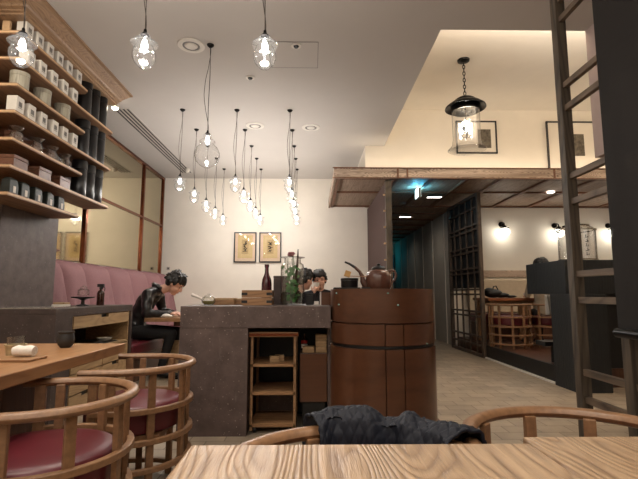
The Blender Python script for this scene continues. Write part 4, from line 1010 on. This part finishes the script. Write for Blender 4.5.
person('person with short black hair behind the stone bar holding a white cup',
  {'pelvis':(.10,yb+.05,.53),'waist':(.10,yb+.05,.70),'chest':(.10,yb+.03,.89),'neck':(.10,yb,1.02),'headb':(.10,yb-.01,1.08),
   'sL':(-.08,yb+.02,.97),'eL':(-.06,yb-.16,.80),'wL':(.02,yb-.22,1.00),'sR':(.28,yb+.02,.97),'eR':(.32,yb-.1,.74),'wR':(.24,yb-.32,.70),
   'hL':(.01,yb,.50),'kL':(-.0,yb-.38,.49),'aL':(.0,yb-.38,.085),'tL':(.0,yb-.50,.055),'hR':(.19,yb,.50),'kR':(.22,yb-.38,.49),'aR':(.2,yb-.38,.085),'tR':(.2,yb-.5,.055),
   'hdL':(.35,-.1,.8),'huL':(0,-1,.2),'curl':.7},
  headm((.10,yb-.03,1.175),R(180),R(-8),1.0,R(6)),M['darkknit'],M['denim'],hairseed=9,messy=.006,sc=.95)
t=thing('white_cup','small white cup raised to the face of the person behind the bar','cup',(.055,yb-.205,1.075)); MB().lathe([(0,0),(.026,0),(.036,.03),(.038,.07),(.034,.07),(.024,.01),(0,.008)],n=22).build('cup',M['cloth'],t,True); MB().lathe([(.0,-.004),(.02,-.004),(.02,0),(0,0)],n=20).build('foot',M['white'],t,True)
yc=5.72; xc=-.085
person('person with dark hair seen from behind beside the cup drinker at the bar',
  {'pelvis':(xc-.30,yc+.18,.53),'waist':(xc-.27,yc+.16,.70),'chest':(xc-.16,yc+.1,.89),'neck':(xc-.08,yc+.04,1.02),'headb':(xc-.04,yc+.02,1.08),
   'sL':(xc-.22,yc-.08,.96),'eL':(xc-.2,yc-.16,.74),'wL':(xc+.0,yc-.14,.72),'sR':(xc-.06,yc+.25,.96),'eR':(xc-.02,yc+.32,.74),'wR':(xc+.08,yc+.24,.72),
   'hL':(xc-.32,yc+.08,.50),'kL':(xc-.08,yc-.2,.49),'aL':(xc-.08,yc-.2,.085),'tL':(xc-.0,yc-.28,.055),'hR':(xc-.2,yc+.26,.50),'kR':(xc+.0,yc+.0,.49),'aR':(xc+.0,yc+.0,.085),'tR':(xc+.05,yc-.1,.055)},
  headm((xc,yc,1.175),R(-55),R(-14),1.02),M['darkknit'],M['denim'],hairseed=12,messy=.01,sc=.95)
yd=6.92; xd=3.62
person('person in beige knit seated behind the dark reception counter',
  {'pelvis':(xd,yd+.05,.72),'waist':(xd,yd+.05,.90),'chest':(xd,yd+.03,1.10),'neck':(xd,yd,1.25),'headb':(xd,yd+.01,1.31),
   'sL':(xd-.18,yd+.03,1.19),'eL':(xd-.22,yd+.1,.98),'wL':(xd-.14,yd+.28,.97),'sR':(xd+.18,yd+.02,1.19),'eR':(xd+.22,yd+.1,.98),'wR':(xd+.14,yd+.28,.97),
   'hL':(xd-.09,yd+.06,.70),'kL':(xd-.11,yd+.42,.66),'aL':(xd-.1,yd+.42,.29),'tL':(xd-.1,yd+.54,.255),'hR':(xd+.09,yd+.06,.70),'kR':(xd+.11,yd+.42,.66),'aR':(xd+.1,yd+.42,.29),'tR':(xd+.1,yd+.54,.255)},
  headm((xd-.02,yd+.03,1.415),R(20),R(-10),1.05),M['beige'],M['denim'],hairseed=15,messy=.006,sc=.95)

# ------------------------------------------------------------------ light
def area(x,y,z,sx,sy,e,c=(1,.92,.82),rot=(0,0,0)):
    l=bpy.data.lights.new('area_light','AREA'); l.shape='RECTANGLE'; l.size=sx; l.size_y=sy; l.energy=e; l.color=c
    o=bpy.data.objects.new('area_light',l); C.objects.link(o); o.location=(x,y,z); o.rotation_euler=rot; return o
def spot(x,y,z,e,ang=70,c=(1,.88,.72),blend=.6,tgt=None,r=.04):
    l=bpy.data.lights.new('spot_light','SPOT'); l.energy=e; l.spot_size=R(ang); l.spot_blend=blend; l.color=c; l.shadow_soft_size=r
    o=bpy.data.objects.new('spot_light',l); C.objects.link(o); o.location=(x,y,z)
    if tgt: o.rotation_euler=(V(tgt)-V((x,y,z))).to_track_quat('-Z','Y').to_euler()
    return o
# extra unseen downlights over tables, floor and shelf, plus the glowing spotlight
spot(.2,.95,3.25,38,60); spot(.9,.9,3.25,28,60)
spot(-1.4,1.3,3.25,60,70); spot(-1.0,2.6,3.25,50,60)
spot(-2.37,5.12,3.18,18,80,tgt=(-1.5,4.8,0))
spot(1.6,3.2,3.25,40,75)
spot(-2.0,2.0,3.25,40,70,tgt=(-2.4,3.9,2.0))
# cove light on top of the canopy
area(3.7,6.48,2.87,6.2,.25,7,(1,.85,.66),(R(180),0,0))
area(4.1,3.85,3.40,5.6,.3,62,(1,.89,.76),(R(180),0,0))  # fill added inside the coffer's near lip to brighten it evenly
# corridor and dining room lights
spot(2.12,7.55,2.66,9,150); spot(2.05,9.65,2.66,6,160,blend=1); spot(2.0,12,2.66,3,160,blend=1)
spot(4.0,7.25,2.66,7,120); spot(3.3,7.1,2.66,8,100); 
plight(1.66,6.98,2.62,2.2,(.08,.6,1),.03); plight(1.75,6.98,2.62,2.2,(.08,.6,1),.03)
plight(2.2,14.4,2.2,1.0,(.05,.8,1),.1)
spot(2.3,5.3,3.8,40,60,tgt=(2.2,5.1,0))
# unseen fill areas added to brighten the ceiling and the near room
area(-.4,-1.3,2.2,4.5,2.5,85,(1,.95,.9),(R(180),0,0))
area(-.4,-.8,3.2,4,1.5,18,(1,.93,.86),(0,0,0))
area(4.5,2.6,3.2,1.5,1.5,6,(1,.93,.86),(0,0,0))
w=bpy.data.worlds.new('world'); bpy.context.scene.world=w; w.use_nodes=True; w.node_tree.nodes['Background'].inputs[0].default_value=(1,.93,.85,1); w.node_tree.nodes['Background'].inputs[1].default_value=.02

# ------------------------------------------------------------------ camera
sc=bpy.context.scene
cam=bpy.data.cameras.new('camera'); co=bpy.data.objects.new('camera',cam); C.objects.link(co); sc.camera=co
cam.sensor_fit='HORIZONTAL'; cam.sensor_width=36; cam.lens=445/638*36; cam.clip_start=.02
th=math.atan(54.5/445); psi=math.atan(7*cos(th)/445)
co.location=(0,0,1.0); co.rotation_euler=(pi/2+th,0,-psi)
sc.view_settings.view_transform='Standard'; sc.view_settings.look='None'; sc.view_settings.gamma=1; sc.view_settings.use_curve_mapping=False
sc.view_settings.exposure=.8
sc.cycles.use_denoising=True
sc.cycles.max_bounces=8; sc.cycles.transparent_max_bounces=24; sc.cycles.sample_clamp_indirect=4
sc.cycles.caustics_reflective=False; sc.cycles.caustics_refractive=False
